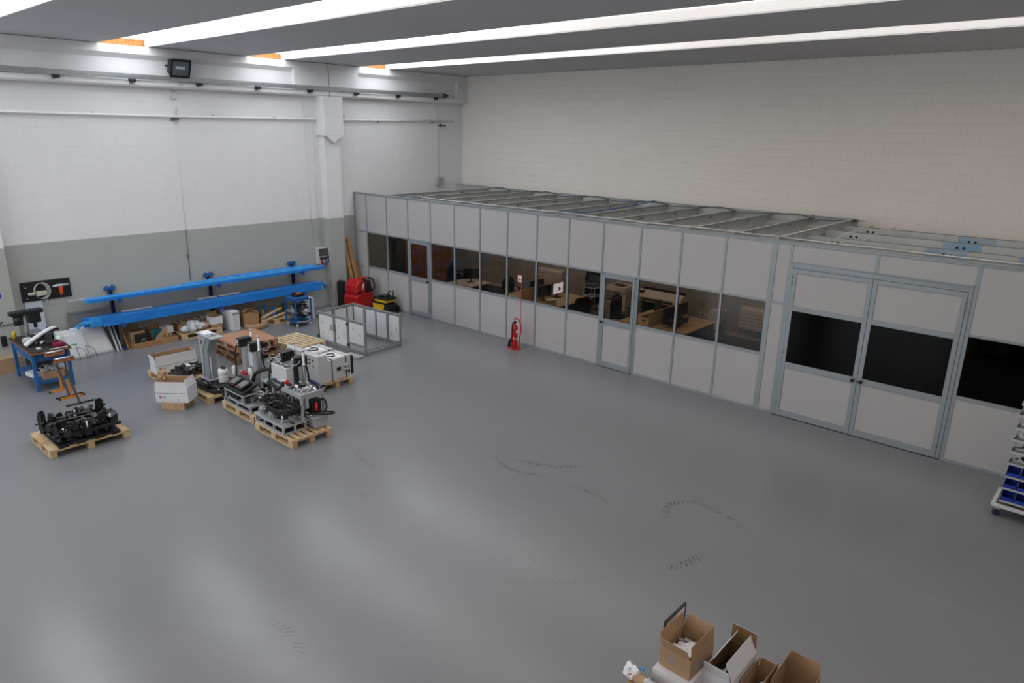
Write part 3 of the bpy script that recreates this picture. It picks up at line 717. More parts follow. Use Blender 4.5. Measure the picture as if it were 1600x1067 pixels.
for k in range(6): m.tube([(.3+.09*math.cos(a), .10, .31+.12*math.sin(a)+.004*k) for a in [i*PI/6 for i in range(12)]] if k == 0 else [(.3+(.09+.006*k)*math.cos(a), .08+.02*k, .31+(.11+.005*k)*math.sin(a)) for a in [i*PI/6 for i in range(12)]], .008, n=5, closed=True)
m.build('wire_coil', M_rubber, m1)
MB().box((.14, .12, .15), (.3, .34, .40)).build('gripper_block', M_black, m1, .01)
heap(MB(), 46, .12, -.02, .66, .62, .17, .30, r1, 0, .03, .09).build('fittings', M_steel, m1)['kind'] = 'stuff'
heap(MB(), 60, .12, 0, .7, .62, .16, .27, r1, 0, .03, .1).build('black_fittings', M_black, m1)['kind'] = 'stuff'
heap(MB(), 8, .3, .1, .3, .3, .17, .26, r1, 0, .02, .05).build('red_fittings', M_redp, m1)['kind'] = 'stuff'
MB().box((.28, .06, .2), (.36, .22, .26)).build('terminal_block', mat('cream_plastic', 'c9bb86', .5), m1)
heap(MB(), 10, -.1, .02, .3, .3, .30, .46, r1, 0, .03, .07).build('valve_block', M_greyw, m1)['kind'] = 'stuff'
heap(MB(), 26, -.4, -.3, .15, .2, .12, .2, r1, 0, .03, .06).build('corner_parts', M_black, m1)['kind'] = 'stuff'
hoses(m1, [[(-.62, .10, 1.1), (-.66, .02, .9), (-.66, .0, .5), (-.6, -.05, .25)], [(-.04, .2, 1.05), (.0, .22, .8), (.02, .26, .5), (.1, .3, .2)],
           [(.3, .3, .48), (.42, .38, .46), (.52, .36, .3), (.5, .2, .2)], [(.35, -.1, .22), (.2, -.3, .2), (0, -.3, .22), (-.2, -.1, .3)]], .017)
hoses(m1, [[(.4, -.2, .16), (.45, -.05, .3), (.44, .1, .34), (.42, .2, .2)], [(-.1, .2, 1.05), (.02, .3, .98), (.1, .34, 1.1), (.06, .3, 1.2)], [(.1, .2, .6), (.2, .3, .55), (.4, .3, .52)]], .008, M_greyw, 'air_line')
# machine two
pallet('pallet', 'pale pallet under the right twin column machine, nearest the open floor', (7.66, -7.0, 0), 0.02, 1.2, .8, nb=7)
r2 = random.Random(5)
m2 = thing('assembly_machine', 'twin column machine with a coil of black cables and grey plate box on a pallet', 'machine', (7.58, -7.02, .1445), .0, 'twin column machines')
f = MB()
for (x0, y0, x1, y1) in ((-.56, -.36, .40, -.32), (-.56, .32, .38, .36), (-.56, -.32, -.52, .32), (.36, -.32, .40, .1)):
    f.box((x0, y0, .13), (x1, y1, .17)).box((x0, y0, 0), (x1, y1, .03))
for x in (-.54, -.23, .08, .38):
    for y in (-.34, .34):
        if not (x > .3 and y > 0): f.box((x-.018, y-.018, .03), (x+.018, y+.018, .13))
for y in (-.12, .08): f.box((.36, y-.015, .03), (.40, y+.015, .13))
f.build('base_frame', M_alup, m2, .002)
MB().box((-.52, -.32, .132), (.38, .32, .168)).build('base_plate', M_greyw, m2)
MB().box((-.515, -.315, .002), (.355, .1, .02)).build('floor_plate', M_black, m2)
tower(m2, -.30, .33, .17, 1.0)
MB().box((-.60, .06, .70), (-.12, .09, 1.0)).box((-.12, .06, .70), (-.09, .28, 1.0)).box((-.60, .09, .70), (-.57, .28, 1.0)).build('cover_box', M_cab, m2, .006)
MB().box((-.09, .20, .45), (-.04, .27, 1.0)).build('guide_rail', M_blackm, m2)
f = MB().box((-.62, .0, .58), (.44, .04, .66)).box((-.62, .42, .58), (.44, .46, .66)).box((.40, .04, .58), (.44, .42, .66)).box((.05, .04, .60), (.40, .42, .615)).box((-.62, .04, .58), (-.58, .42, .66))
for x, y in ((.42, .02), (.42, .44), (-.5, .44), (-.5, .02)): f.box((x-.02, y-.02, .17), (x+.02, y+.02, .58))
f.build('upper_frame', M_greyw, m2, .003)
m = MB()
for x in (-.42, -.34, -.22, -.12, .0): m.box((x-.02, .08, .30), (x+.02, .12, .72)).cyl((x+.04, .16, .35), (x+.04, .16, .72), .018, n=8)
m.build('guide_bars', M_steel, m2)
MB().box((-.10, .06, .50), (.02, .22, .70)).build('slide_block', M_steel, m2, .008)
heap(MB(), 30, .15, .2, .40, .34, .62, .72, r2, 0, .03, .07).build('upper_parts', M_steel, m2)['kind'] = 'stuff'
heap(MB(), 22, -.2, .2, .5, .3, .5, .74, r2, 0, .03, .08).build('black_upper_parts', M_black, m2)['kind'] = 'stuff'
MB().box((-.26, .05, .60), (-.12, .055, .78)).build('paper_tag', M_paper, m2)
MB().sphere((-.03, .02, .78), .042).cyl((-.03, .04, .7), (-.03, .04, .78), .02).build('red_valve', M_redp, m2)
MB().tube([(-.5, -.02, .62), (-.52, -.06, .68), (-.4, -.08, .70), (-.28, -.04, .62), (-.2, .0, .66), (-.18, .05, .74)], .03, n=8, sub=5).build('cable_chain', M_rubber, m2)
m = MB()
for k in range(15):
    rr_ = .17+.012*k; 
    pts = [(.0+rr_*1.4*math.cos(a)+r2.uniform(-.012, .012), -.12+rr_*.75*math.sin(a)+r2.uniform(-.012, .012), .27+.012*k+.02*math.sin(2*a+k)+r2.uniform(-.01, .01)) for a in [i*PI/8 for i in range(16)]]
    m.tube(pts, .012, n=6, closed=True, sub=2)
tag(m.build('cable_coil', M_rubber, m2), None, None)
for x in (-.42, -.1):
    MB().box((x-.07, -.30, .17), (x+.07, -.2, .29)).box((x-.05, -.33, .20), (x+.05, -.30, .26)).build('clamp_block', M_steel, m2, .004)
    MB().box((x+.04, -.22, .17), (x+.14, -.14, .25)).build('slide_unit', M_black, m2, .004)
MB().cyl((.2, -.24, .17), (.2, -.24, .30), .02).lathe([(.001, .17), (.05, .17), (.05, .19), (.001, .19)], (.2, -.24, 0)).build('stand_off', M_steel, m2)
MB().box((.36, .18, .03), (.56, .42, .2)).box((.32, .14, .2), (.58, .44, .225)).build('side_bracket', M_greyw, m2)
MB().cyl((.45, .28, .30), (.45, .28, .42), .028).sphere((.45, .28, .43), .03).build('red_lamp', M_redp, m2)
MB().box((.30, .22, .225), (.42, .40, .50)).build('control_box', M_black, m2, .01)
heap(MB(), 40, .0, 0, .9, .5, .18, .25, r2, 0, .025, .07).build('fittings', M_steel, m2)['kind'] = 'stuff'
heap(MB(), 30, .1, 0, .7, .5, .18, .30, r2, 0, .03, .08).build('black_fittings', M_black, m2)['kind'] = 'stuff'
hoses(m2, [[(-.6, .1, 1.1), (-.64, .04, .8), (-.62, .02, .6), (-.5, .0, .4)], [(.1, -.1, .34), (.35, .0, .30), (.55, .3, .26), (.62, .5, .24), (.50, .55, .22), (.3, .3, .24)],
           [(.38, .3, .44), (.44, .44, .48), (.52, .44, .34), (.5, .36, .24)], [(.02, .38, 1.05), (.05, .40, .9), (.06, .42, .72), (.2, .44, .69), (.35, .4, .68)], [(.3, .5, .66), (.42, .52, .70), (.46, .46, .6)]], .018)
hoses(m2, [[(-.62, .2, 1.1), (-.5, .15, 1.03), (-.2, .16, 1.02), (-.02, .22, 1.05), (.0, .3, 1.12)], [(-.66, .2, 1.05), (-.74, .1, 1.04), (-.66, .05, 1.0), (-.55, .1, 1.1), (-.4, .12, 1.04)], [(-.4, .12, 1.1), (-.3, .1, 1.0), (-.15, .14, 1.04), (-.1, .2, 1.12)], [(-.7, .25, 1.0), (-.76, .12, 1.08), (-.62, .14, 1.14)]], .008, M_greyw, 'air_line')
hoses(m2, [[(.0, .44, .70), (.1, .45, .73), (.3, .46, .71), (.42, .42, .69)], [(-.6, .03, .68), (-.5, .02, .72), (-.45, .1, .7)]], .02, M_rackb, 'blue_hose')
# ================================================================ GREY STAND WITH BLACK BASE
pallet('pallet', 'pallet under the black round base and grey bent column', (4.75, -7.03, 0), .0, 1.2, .8)
st = thing('bent_column_stand', 'grey bent steel column with flat head rising from a dark machine base', 'machine stand', (4.72, -7.06, .2955), 0)
poly = [(-.14, .03), (.14, .03), (.14, .60), (.40, .93), (-.20, .93), (-.17, .55)]
MB().box((-.18, -.14, .0), (.18, .14, .03)).build('foot_plate', M_greyw, st, .004)
MB().prism([(-.2, .93), (-.14, .03), (-.10, .03), (-.06, .62), (.16, .93)], -.10, -.085, 'y').build('side_plate', M_greyw, st, .003)
MB().prism([(-.2, .93), (-.14, .03), (-.10, .03), (-.06, .62), (.16, .93)], .085, .10, 'y').build('side_plate', M_greyw, st, .003)
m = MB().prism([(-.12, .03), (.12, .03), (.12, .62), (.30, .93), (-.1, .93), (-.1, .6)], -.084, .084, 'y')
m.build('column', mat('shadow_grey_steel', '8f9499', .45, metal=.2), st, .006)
MB().box((-.24, -.13, .93), (.46, .13, .955)).build('head_plate', M_greyw, st, .004)
MB().box((-.18, -.08, .9555), (.1, .1, .965)).build('paper', M_paper, st)
m = MB()
for k in range(6): m.cyl((.18+.05*(k % 3), -.06+.09*(k//3), .955), (.18+.05*(k % 3), -.06+.09*(k//3), 1.0), .02, n=8)
m.build('fitting', M_steel, st)
MB().cyl((-.06, -.1005, .78), (-.06, -.104, .78), .05, n=16).build('hole_disc', mat('hole_grey', '55585c', .5), st)  # disc coloured dark for the shade inside the hole
MB().tube([(.15, -.05, .5), (.17, -.06, .2), (.16, -.05, .04)], .008, n=5, sub=4).build('white_wire', M_white, st)
bs = thing('turntable_unit', 'black heavy turntable base with white tank on the pallet', 'machine base', (4.85, -7.0, .1445), .1)
MB().prism([(-.52, -.22), (-.3, -.33), (.3, -.33), (.5, -.18), (.5, .2), (.3, .33), (-.3, .33), (-.52, .2)], .0, .095, 'z').build('base_plate', M_black, bs, .02)
MB().lathe([(.001, .095), (.28, .095), (.3, .11), (.28, .14), (.001, .15)], (.18, 0, 0), n=24).build('round_table', M_blackm, bs)
rb = random.Random(2)
heap(MB(), 40, -.06, -.33, .5, .03, .12, .19, rb, 0, .03, .08).build('clamps', M_black, bs)['kind'] = 'stuff'
heap(MB(), 9, -.05, -.33, .45, .03, .18, .21, rb, 0, .015, .035).build('bright_fittings', M_steel, bs)['kind'] = 'stuff'
MB().sphere((.42, -.24, .10), .022).build('ball_knob', M_steel, bs)

tk = thing('white_tank', 'white plastic tank with black cap standing on the black machine base', 'tank', (5.08, -6.98, .2965))
MB().lathe([(.001, 0), (.09, 0), (.095, .02), (.095, .24), (.085, .27), (.001, .28)], n=20).build('body', M_white, tk)
MB().lathe([(.096, .17), (.0975, .175), (.0975, .185), (.096, .19)], n=20).build('band', M_greyw, tk)
MB().lathe([(.001, .281), (.035, .281), (.035, .33), (.001, .335)], n=12).cyl((.05, .02, .28), (.05, .02, .32), .022).build('cap', M_black, tk)
tk = thing('filter_bowl', 'small white filter cylinder standing right of the white tank', 'filter', (5.2, -6.80, .2965))
MB().cyl((0, 0, .0), (0, 0, .14), .022).build('stem', M_greyw, tk); MB().lathe([(.001, .14), (.035, .14), (.045, .16), (.045, .30), (.035, .32), (.001, .32)], n=14).build('bowl', M_white, tk)
# pallet with black profiles and long white box
pallet('pallet', 'pallet under the long white box and the black metal profiles', (3.42, -7.16, 0), 0, 1.2, .85)
def white_carton(label, loc, rz, lx, ly, h, flaps, printx):
    b = carton('white_carton', label, loc, rz, lx, ly, h, M_cardw, M_card, flaps, group='open white cartons on pallets')
    MB().box((lx/2, -ly/2+.01, h*.62), (lx/2+.001, ly/2-.01, h*.62+.012)).box((-lx/2+.01, -ly/2-.001, h*.62), (lx/2-.01, -ly/2, h*.62+.012)).build('printed_line', M_tape, b)
    # red round mark and lines of print on the faces
    x0 = lx/2+.0012; y0 = -ly/2+.09
    MB().cyl((x0-.001, y0, h*.38), (x0+.0005, y0, h*.38), .028, n=16).build('red_mark', M_redprint, b)
    MB().box((x0, y0-.022, h*.38-.004), (x0+.001, y0+.022, h*.38+.004)).build('mark_bar', M_cardw, b)
    m = MB()
    for k in range(3): m.box((x0-.001, y0+.04, h*.38+.018-k*.018), (x0+.0003, y0+.12-.012*k, h*.38+.027-k*.018))
    m.build('print_lines', M_tape, b)
    MB().box((x0-.001, ly/2-.2, h*.16), (x0+.0003, ly/2-.18, h*.16+.03)).build('print_mark', M_black, b)
    return b
white_carton('long open white carton behind, on the pallet with black profiles', (3.1, -7.13, .1445), -.05, .36, .86, .24, [('+x', .14, 3), ('-x', .13, -4), ('-y', .13, 8), ('+y', .13, -6)], 0)
r3 = random.Random(9)
bp = thing('black_profiles', 'bundle of black metal profiles lying beside the long white carton', 'metal profiles', (3.78, -7.1, .1455), .15)
for k in range(9):
    y = -.30+.075*k; z = .03+.05*(k % 3); a = r3.uniform(-.15, .15)
    MB().bar((-.20-.02*k % 3, y-.10, z), (.2, y+.12+a, z+.03), .05, .045).build('profile', M_blackm, bp, .004)
heap(MB(), 26, .05, .05, .4, .6, .09, .2, r3, 0, .03, .08).build('fittings', M_black, bp)['kind'] = 'stuff'
heap(MB(), 9, .05, .1, .3, .5, .14, .22, r3, 0, .02, .05, boxes=1).build('bright_ends', M_steel, bp)['kind'] = 'stuff'
solidbox('small_carton', 'small brown carton in front of the long white carton', (3.42, -7.52, .1455), .3, .16, .1, .1, M_card, 'cardboard box')
pallet('pallet', 'short pallet under the front open white carton', (4.98, -7.88, 0), .72, .44, .42)
white_carton('open white carton at the front, standing on a short pallet', (4.98, -7.88, .1445), -.85, .40, .62, .30, [('+x', .12, 3), ('-x', .12, -10), ('+y', .16, -18), ('-y', .12, 10)], 0)
# black fixtures on the near left pallet
pallet('pallet', 'pallet under the black fixture parts, alone on the left of the floor', (5.31, -9.68, 0), .01, 1.02, 1.22, nb=5)
r4 = random.Random(21)
bf = thing('black_fixture', 'sprawling black machine fixture with small white tips on the lone pallet', 'fixture', (5.34, -9.68, .1455), 0); bf.scale = (1.12, 1.13, 1.35)
MB().box((-.42, -.42, 0.001), (.42, .42, .03)).build('base_plate', M_black, bf, .004)
for k in range(7):
    y = -.40+.13*k
    MB().bar((-.40, y+r4.uniform(-.03, .03), .07), (.42, y+r4.uniform(-.05, .05), .09), .04, .05).build('cross_rail', M_blackm, bf, .004)
for k in range(5):
    x = -.36+.18*k
    MB().bar((x, -.44, .12), (x+r4.uniform(-.06, .06), .44, .13), .035, .04).build('long_rail', M_black, bf, .004)
for k in range(16):
    x, y = r4.uniform(-.4, .42), r4.uniform(-.46, .44); h = r4.uniform(.08, .2)
    m = MB(); m.T = Matrix.Translation((x, y, .08)) @ Matrix.Rotation(r4.uniform(0, 3), 4, 'Z')
    m.box((-.05, -.03, 0), (.05, .03, h)).prism([(-.05, h), (.07, h+.01), (.02, h+.05), (-.05, h+.04)], -.015, .015, 'y').cyl((0, -.05, h*.6), (0, .06, h*.6), .02, n=8)
    m.build('clamp', M_black, bf)
heap(MB(), 120, 0, 0, .84, .9, .08, .2, r4, 0, .03, .1).build('fittings', M_blackm, bf)['kind'] = 'stuff'
for k, (x, y) in enumerate([(.43, -.02), (.36, .32), (-.38, -.12), (-.36, .05), (.05, .2), (.3, -.3)]):
    MB().cyl((x, y, .14), (x+.015, y, .26 if k < 2 else .2), .012, n=8).build('white_tip', M_white, bf)
heap(MB(), 10, .1, -.05, .5, .6, .17, .22, r4, 0, .012, .03).build('bright_screws', M_steel, bf)['kind'] = 'stuff'
for k in range(4): MB().bar((-.2+.15*k, -.25, .2), (-.12+.15*k, .2, .21), .008, .008).build('slim_rod', M_steel, bf)
MB().box((.47, -.42, .0), (.58, -.2, .004)).build('paper_note', M_paper, bf) if False else None
# ================================================================ CANTILEVER RACK WITH WRAPPED PROFILES
rk = thing('cantilever_rack', 'navy cantilever rack with three uprights carrying blue wrapped profiles against the left wall', 'rack', (0, 0, 0))
for y in (-7.2, -4.78, -2.32):
    u = MB().box((.03, y-.035, 0), (.11, y-.025, 1.36)).box((.03, y+.025, 0), (.11, y+.035, 1.36)).box((.03, y-.035, 0), (.04, y+.035, 1.36)).box((.001, y-.05, 1.30), (.03, y+.05, 1.42)).box((.03, y-.05, 0), (.55, y+.05, .04))
    u.build('upright', M_rackb, rk)
    MB().box((.001, y-.13, 1.42), (.05, y+.13, 1.46)).tube([(.04, y-.07+.05*math.cos(a), 1.45+.05*math.sin(a)) for a in [i*PI/6 for i in range(12)]], .014, closed=True).tube([(.05, y+.06+.05*math.cos(a), 1.45+.06*math.sin(a)) for a in [i*PI/6 for i in range(12)]], .016, closed=True).build('wall_fixing', M_bench, rk)
    for z in (1.24, .64):
        MB().prism([(.11, z-.05), (.60, z-.01), (.64, z+.06), (.60, z+.02), (.11, z+.02)], y-.03, y+.03, 'y').box((.60, y-.035, z-.05), (.66, y+.035, z+.05)).build('arm', mat('rack_arm_blue', '1c4fa0', .45), rk, .004)
gp = 'blue wrapped aluminium profiles on the cantilever rack'
def profile(label, x0, x1, y0, y1, z0, z1, m_, dy=0., dz=0., dx=0., bev=.008, n=1):
    m = MB(); V = []
    for (yy, xx, zz) in ((y0, 0, 0), ((y0+y1)/2+.1, dx*.5, dz*.6), (y1, dx, dz)):
        V += [(x0+xx, yy, z0+zz), (x1+xx, yy, z0+zz), (x1+xx, yy, z1+zz), (x0+xx, yy, z1+zz)]
    F = [(3,2,1,0), (8,9,10,11)]
    for k in (0, 4):
        F += [(k+i, k+(i+1) % 4, k+4+(i+1) % 4, k+4+i) for i in range(4)]
    m._add(V, F)
    return tag(m.build('wrapped_profile', m_, None, bev), label, 'metal profile', gp)
up_ = [(.13, .17, -8.15, -2.0, 1.262, 1.31, M_alup, 'bare aluminium bar nearest the wall on the upper arms'),
       (.19, .27, -7.75, -4.9, 1.262, 1.32, M_blue2, 'short blue wrapped profile at the left end of the upper arms'),
       (.19, .27, -4.85, -1.95, 1.262, 1.38, M_blue, 'blue wrapped profile at the right end of the upper arms, near the wall'),
       (.28, .37, -5.6, -1.75, 1.262, 1.37, M_blue2, 'blue wrapped profile in the middle of the upper arms'),
       (.38, .43, -7.6, -1.9, 1.262, 1.34, M_alup, 'bare grey bar between the blue profiles on the upper arms'),
       (.28, .37, -7.85, -5.65, 1.262, 1.33, M_blue, 'narrow blue wrapped profile left of the middle on the upper arms'),
       (.44, .52, -7.9, -1.55, 1.262, 1.355, M_blue2, 'light blue wrapped profile second from the front on the upper arms'),
       (.525, .595, -7.8, -1.6, 1.262, 1.345, M_blue, 'long blue wrapped profile at the front edge of the upper arms')]
for (a, b, y0, y1, z0, z1, m_, lb) in up_: profile(lb, a, b, y0, y1, z0, z1, m_)
lo_ = [(.14, .22, -6.8, -1.75, .662, .86, M_greyw, 'grey flat cover sheet lying at the wall side of the lower arms'),
       (.23, .35, -7.95, -1.75, .662, .88, M_blue, 'long blue wrapped profile at the back of the lower arms'),
       (.355, .45, -7.85, -1.75, .662, .875, M_blue2, 'light blue wrapped profile in the middle of the lower arms'),
       (.455, .595, -7.6, -1.72, .662, .885, M_blue, 'deep blue wrapped profile forming the front of the lower arms')]
for (a, b, y0, y1, z0, z1, m_, lb) in lo_: profile(lb, a, b, y0, y1, z0, z1, m_)
r5 = random.Random(4)
for k, (x, y, z, lb) in enumerate([(.5, -7.9, .7, 'crumpled blue wrapping at the left end of the lower profiles'), (.52, -1.6, .72, 'torn blue wrapping hanging at the right end of the lower profiles')]):
    m = MB()
    for j in range(5): m.tube([(x-.2+.06*j, y+(.05 if k == 0 else -.1), z+.12), (x-.2+.04*j, y-(.18 if k == 0 else -.05)+r5.uniform(-.05, .05), z+.06+r5.uniform(-.05, .05)), (x-.18+.04*j, y-(.2 if k == 0 else -.12), z-.02-(.12 if k else 0)*r5.random())], .012, n=5, sub=3)
    tag(m.build('wrapping_film', M_blue2), lb, 'plastic film')
for y0, y1, lb in ((-5.25, -4.75, 'short white bar lying on the lower blue profiles, left one'), (-4.7, -4.1, 'short white bar lying on the lower blue profiles, right one'), (-7.1, -6.4, 'pale bar lying on the left end of the lower blue profiles')):
    tag(MB().box((.27, y0, .889), (.36, y1, .92)).build('white_bar', M_cab, None, .004), lb, 'metal bar')
tag(MB().tube([(.64, -5.1, 1.16), (.62, -5.1, 1.10)], .02).build('hanging_clip', M_rubber), 'small dark clip under the upper front profile', 'clip') if False else None
# ================================================================ LEFT CORNER: pegboard, bench, sheets
pg = thing('tool_board', 'black pegboard with coiled cable and orange air tool on the grey wall', 'pegboard', (0, -8.5, 1.6), 0)
MB().box((0, -.49, -.22), (.03, .49, .22)).build('board', M_black, pg, .004)
m = MB()
for k in range(10):
    for j in range(4): m.cyl((.03, -.42+.093*k, -.16+.1*j), (.0305, -.42+.093*k, -.16+.1*j), .008, n=6)
m.build('perforation', M_rubber, pg)
co = 'things hanging on the black pegboard'
m = MB()
for k in range(5): m.tube([(.05+.006*k, -8.62+(.13+.006*k)*math.cos(a)+.01*k, 1.60+(.17+.004*k)*math.sin(a)) for a in [i*PI/9 for i in range(18)]], .007, n=5, closed=True)
m.tube([(.06, -8.55, 1.45), (.07, -8.5, 1.3), (.06, -8.42, 1.34)], .007, n=5, sub=4)
tag(m.build('cable_coil', mat('pale_cable', 'b7b9b8', .5)), 'grey coiled cable hanging on the black pegboard', 'cable', co)
m = MB().box((.035, -8.72, 1.50), (.12, -8.52, 1.60)).cyl((.1, -8.88, 1.56), (.1, -8.76, 1.56), .035)
tag(m.build('sanding_tool', mat('cream_tool', 'c0bfa8', .5), None, .01), 'cream coloured tool hanging beside the coiled cable on the pegboard', 'tool', co)
t = thing('air_drill', 'orange pistol shaped air tool on the right half of the pegboard', 'air tool', (.06, -8.22, 1.62), 0, co)
MB().prism([(-.05, .03), (.04, .03), (.03, -.16), (-.03, -.17)], -.025, .03, 'x').build('handle', mat('orange_plastic', 'd9521e', .4), t, .01)
MB().cyl((0, -.12, .05), (0, .12, .05), .035, n=12).cyl((0, .12, .05), (0, .16, .06), .02).cyl((0, -.16, .04), (0, -.12, .05), .018).build('barrel', M_steel, t)
for k, (y, z) in enumerate(((-8.9, 1.70), (-8.9, 1.45))):
    tag(MB().cyl((.03, y, z), (.07, y, z), .015, n=8).build('peg_hook', M_greyw), 'small metal hook at the %s left of the pegboard' % ('upper', 'lower')[k], 'hook')
# light blue panel and framed panel leaning on the wall
m = MB(); m.T = Matrix.Translation((.12, -8.82, .3)) @ Matrix.Rotation(-.1, 4, 'Y') @ Matrix.Rotation(-.03, 4, 'X')
m.box((-.006, -.17, 0), (.006, .17, 1.08)); m.box((.0062, -.15, .86), (.0075, .12, .88), 1)
tag(m.build('pale_blue_board', [mat('pale_blue_panel', 'bcc8d6', .4, var=.05), M_black]), 'tall pale blue panel leaning below the pegboard behind the workbench', 'panel')
pr = thing('packing_crate', 'low brown crate behind the workbench holding up the leaning panel', 'crate', (.13, -8.82, 0)) if False else None
tag(MB().box((.05, -9.1, 0), (.25, -8.55, .30)).build('low_shelf_box', M_cardd, None, .01), 'dark low carton behind the workbench under the leaning blue panel', 'cardboard box')
gf = thing('framed_sheet', 'grey framed sheet leaning on the wall behind the white sheets', 'framed panel', (.03, -7.72, .0), 0)
m = MB(); m.T = Matrix.Rotation(0.04, 4, 'Y')
m.box((.0, -.47, 0), (.03, -.43, 1.02)).box((.0, -.43, .97), (.03, .47, 1.01)).box((.0, .43, 0), (.03, .47, .97)); m.build('frame', M_guard, gf)
m = MB(); m.T = Matrix.Rotation(0.04, 4, 'Y'); m.box((.008, -.43, 0), (.012, .43, .97)); m.build('sheet', mat('dull_grey_sheet', '84888a', .5), gf)
gw = 'white sheets leaning on the left wall'
def lean(name, label, y0, y1, xb, xt, h, m_, skew=0., marks=True, z0=0.):
    r = random.Random(label); 
    t = thing(name, label, 'sheet', (0, 0, 0), 0, gw)
    n = 12
    def fn(u, v, s=0): 
        y = y0+(y1-y0)*u+skew*v; w_ = .012*math.sin(u*9+v*4+y0)*v
        return (xb+(xt-xb)*v+w_+s, y, z0+h*v)
    a = MB(); a.sheet(n, 8, lambda u, v: fn(u, v)); o = a.build('sheet', m_, t, 0, .008)
    if marks:
        m = MB(); p = fn(.35, .55); m.cb((p[0]+.012, p[1], p[2]), (.003, .12, .035)); m.build('green_mark', M_green, t)
    return t
lean('plastic_sheet', 'pale sheet at the left of the leaning white sheets, beside the workbench', -8.62, -8.1, .36, .10, .62, M_wfilm, .0, False)
lean('plastic_sheet', 'white sheet with green print, front one of the leaning sheets', -8.35, -7.95, .52, .30, .60, M_wfilm, -.05)
lean('plastic_sheet', 'large wrinkled white sheet leaning in the middle under the blue profiles', -8.1, -7.42, .44, .15, .66, M_wfilm, -.12, False)
for k, (y, x) in enumerate([(-8.2, .60), (-8.0, .57)]):
    m = MB().tube([(x, y, .02), (x-.02, y-.03, .2), (x-.05, y-.05, .30)], .006, n=5, sub=4).tube([(x, y+.14, .02), (x-.02, y+.11, .2), (x-.05, y-.05, .30)], .006, n=5, sub=4)
    tag(m.build('thin_bracket', M_darkgrey), 'thin bent dark wire resting against the white sheets, %s one' % ('left', 'right')[k], 'wire')
for k, (y, m_, h, c_) in enumerate([(-7.37, M_cab, .62, 'white'), (-7.32, M_darkgrey, .60, 'dark'), (-7.275, M_cab, .55, 'pale'), (-7.10, M_osbw, .5, 'brown')]):
    m = MB().bar((.52-.03*k, y+.0, .001), (.16, y-.02, h), .035, .02)
    tag(m.build('leaning_strip', m_), '%s strip leaning beside the left rack upright at the end of the white sheets' % c_, 'strip')
# workbench
wb = thing('workbench', 'blue steel workbench with dark top and brown edge, drill press on it', 'workbench', (1.60, -9.18, 0), .0)
MB().box((-.76, -.36, .80), (.78, .36, .835)).build('top_edge', mat('brown_bench_edge', '8a5a3a', .6, scale=12), wb, .004)
MB().box((-.755, -.355, .8355), (.77, .355, .85)).build('top_mat', mat('dark_bench_mat', '2b2a2b', .6, scale=10), wb)
for x in (-.70, .66):
    for y in (-.31, .31): MB().box((x-.035, y-.03, 0), (x+.035, y+.03, .80)).build('leg', M_bench, wb, .006)
m = MB().box((-.66, -.32, .62), (.62, -.30, .80)).box((-.66, .30, .62), (.62, .32, .80)).box((.64, -.28, .62), (.66, .28, .80)).box((-.70, -.28, .62), (-.68, .28, .80)); m.build('apron', M_bench, wb)
m = MB().box((-.66, -.32, .18), (.62, .32, .20)).box((.62, -.28, .15), (.67, .28, .21)); m.build('lower_shelf', M_bench, wb)
# drill press
dp = thing('drill_press', 'dark green bench drill press with red handle on the far end of the workbench', 'drill press', (1.30, -9.22, .8505), PI/2+.1)
MB().box((-.2, -.13, 0), (.2, .13, .05)).build('base', mat('dark_green', '16291f', .5), dp, .01)
MB().cyl((-.08, 0, .05), (-.08, 0, .60), .035, n=14).build('column', M_greyw, dp)
MB().prism([(-.34, -.10), (.0, -.12), (.26, -.10), (.28, .08), (.0, .11), (-.34, .08)], .56, .64, 'z').build('belt_cover', mat('black_green', '12191a', .45), dp, .01)
MB().box((-.02, -.09, .36), (.2, .09, .56)).cyl((.1, 0, .24), (.1, 0, .36), .035).build('head', mat('black_green', '12191a', .45), dp, .015)
MB().cyl((-.20, 0, .36), (-.20, 0, .56), .08, n=16).build('motor', M_black, dp)
m = MB()
for a in (.5,): m.cyl((.12, .1, .44), (.12+.13*math.cos(a), .17, .44+.13*math.sin(a)), .008, n=6).sphere((.12+.13*math.cos(a), .17, .44+.13*math.sin(a)), .018)
m.build('feed_handle', M_redp, dp)
MB().box((-.05, -.1, .16), (.16, .1, .19)).build('table', M_steel, dp, .004)
# other things on the bench
def on(name, label, cat, m, mats, z=.8505, bev=.003, group='things lying on the workbench'): return tag(m.build(name, mats, None, bev), label, cat, group)
m = MB(); m.T = Matrix.Translation((1.95, -9.28, .9)) @ Matrix.Rotation(-1.02, 4, 'Z') @ Matrix.Rotation(.0, 4, 'Y')
hs = thing('hand_saw_guard', 'long white curved guard lying diagonally across the workbench top', 'machine guard', (1.98, -9.22, .8505), 0, 'things lying on the workbench')
pts = [(.26, -.20), (.20, -.12), (.02, .0), (-.3, .26), (-.42, .34)]
m = MB(); P3 = [(-.08, -.28, .05), (-.11, -.18, .11), (-.18, .02, .20), (-.25, .24, .28), (-.27, .34, .28)]
for a, b in zip(P3[:-1], P3[1:]): m.bar(a, b, .10, .045)
m.build('guard', M_white, hs, .006)
m = MB()
for a, b in zip(P3[:-1], P3[1:]): m.bar((a[0]+.03, a[1]+.05, a[2]-.02), (b[0]+.03, b[1]+.05, b[2]-.03), .05, .05)
m.build('saw_body', M_black, hs, .006)
MB().box((-.24, .10, .001), (-.12, .26, .22)).build('foot', M_darkgrey, hs, .006)
m = MB().box((2.05, -9.10, .8508), (2.28, -8.90, .92)).box((2.06, -9.09, .92), (2.27, -8.91, .925)); on('magenta_case', 'magenta plastic case at the front corner of the workbench', 'case', m, M_magenta, bev=.008)
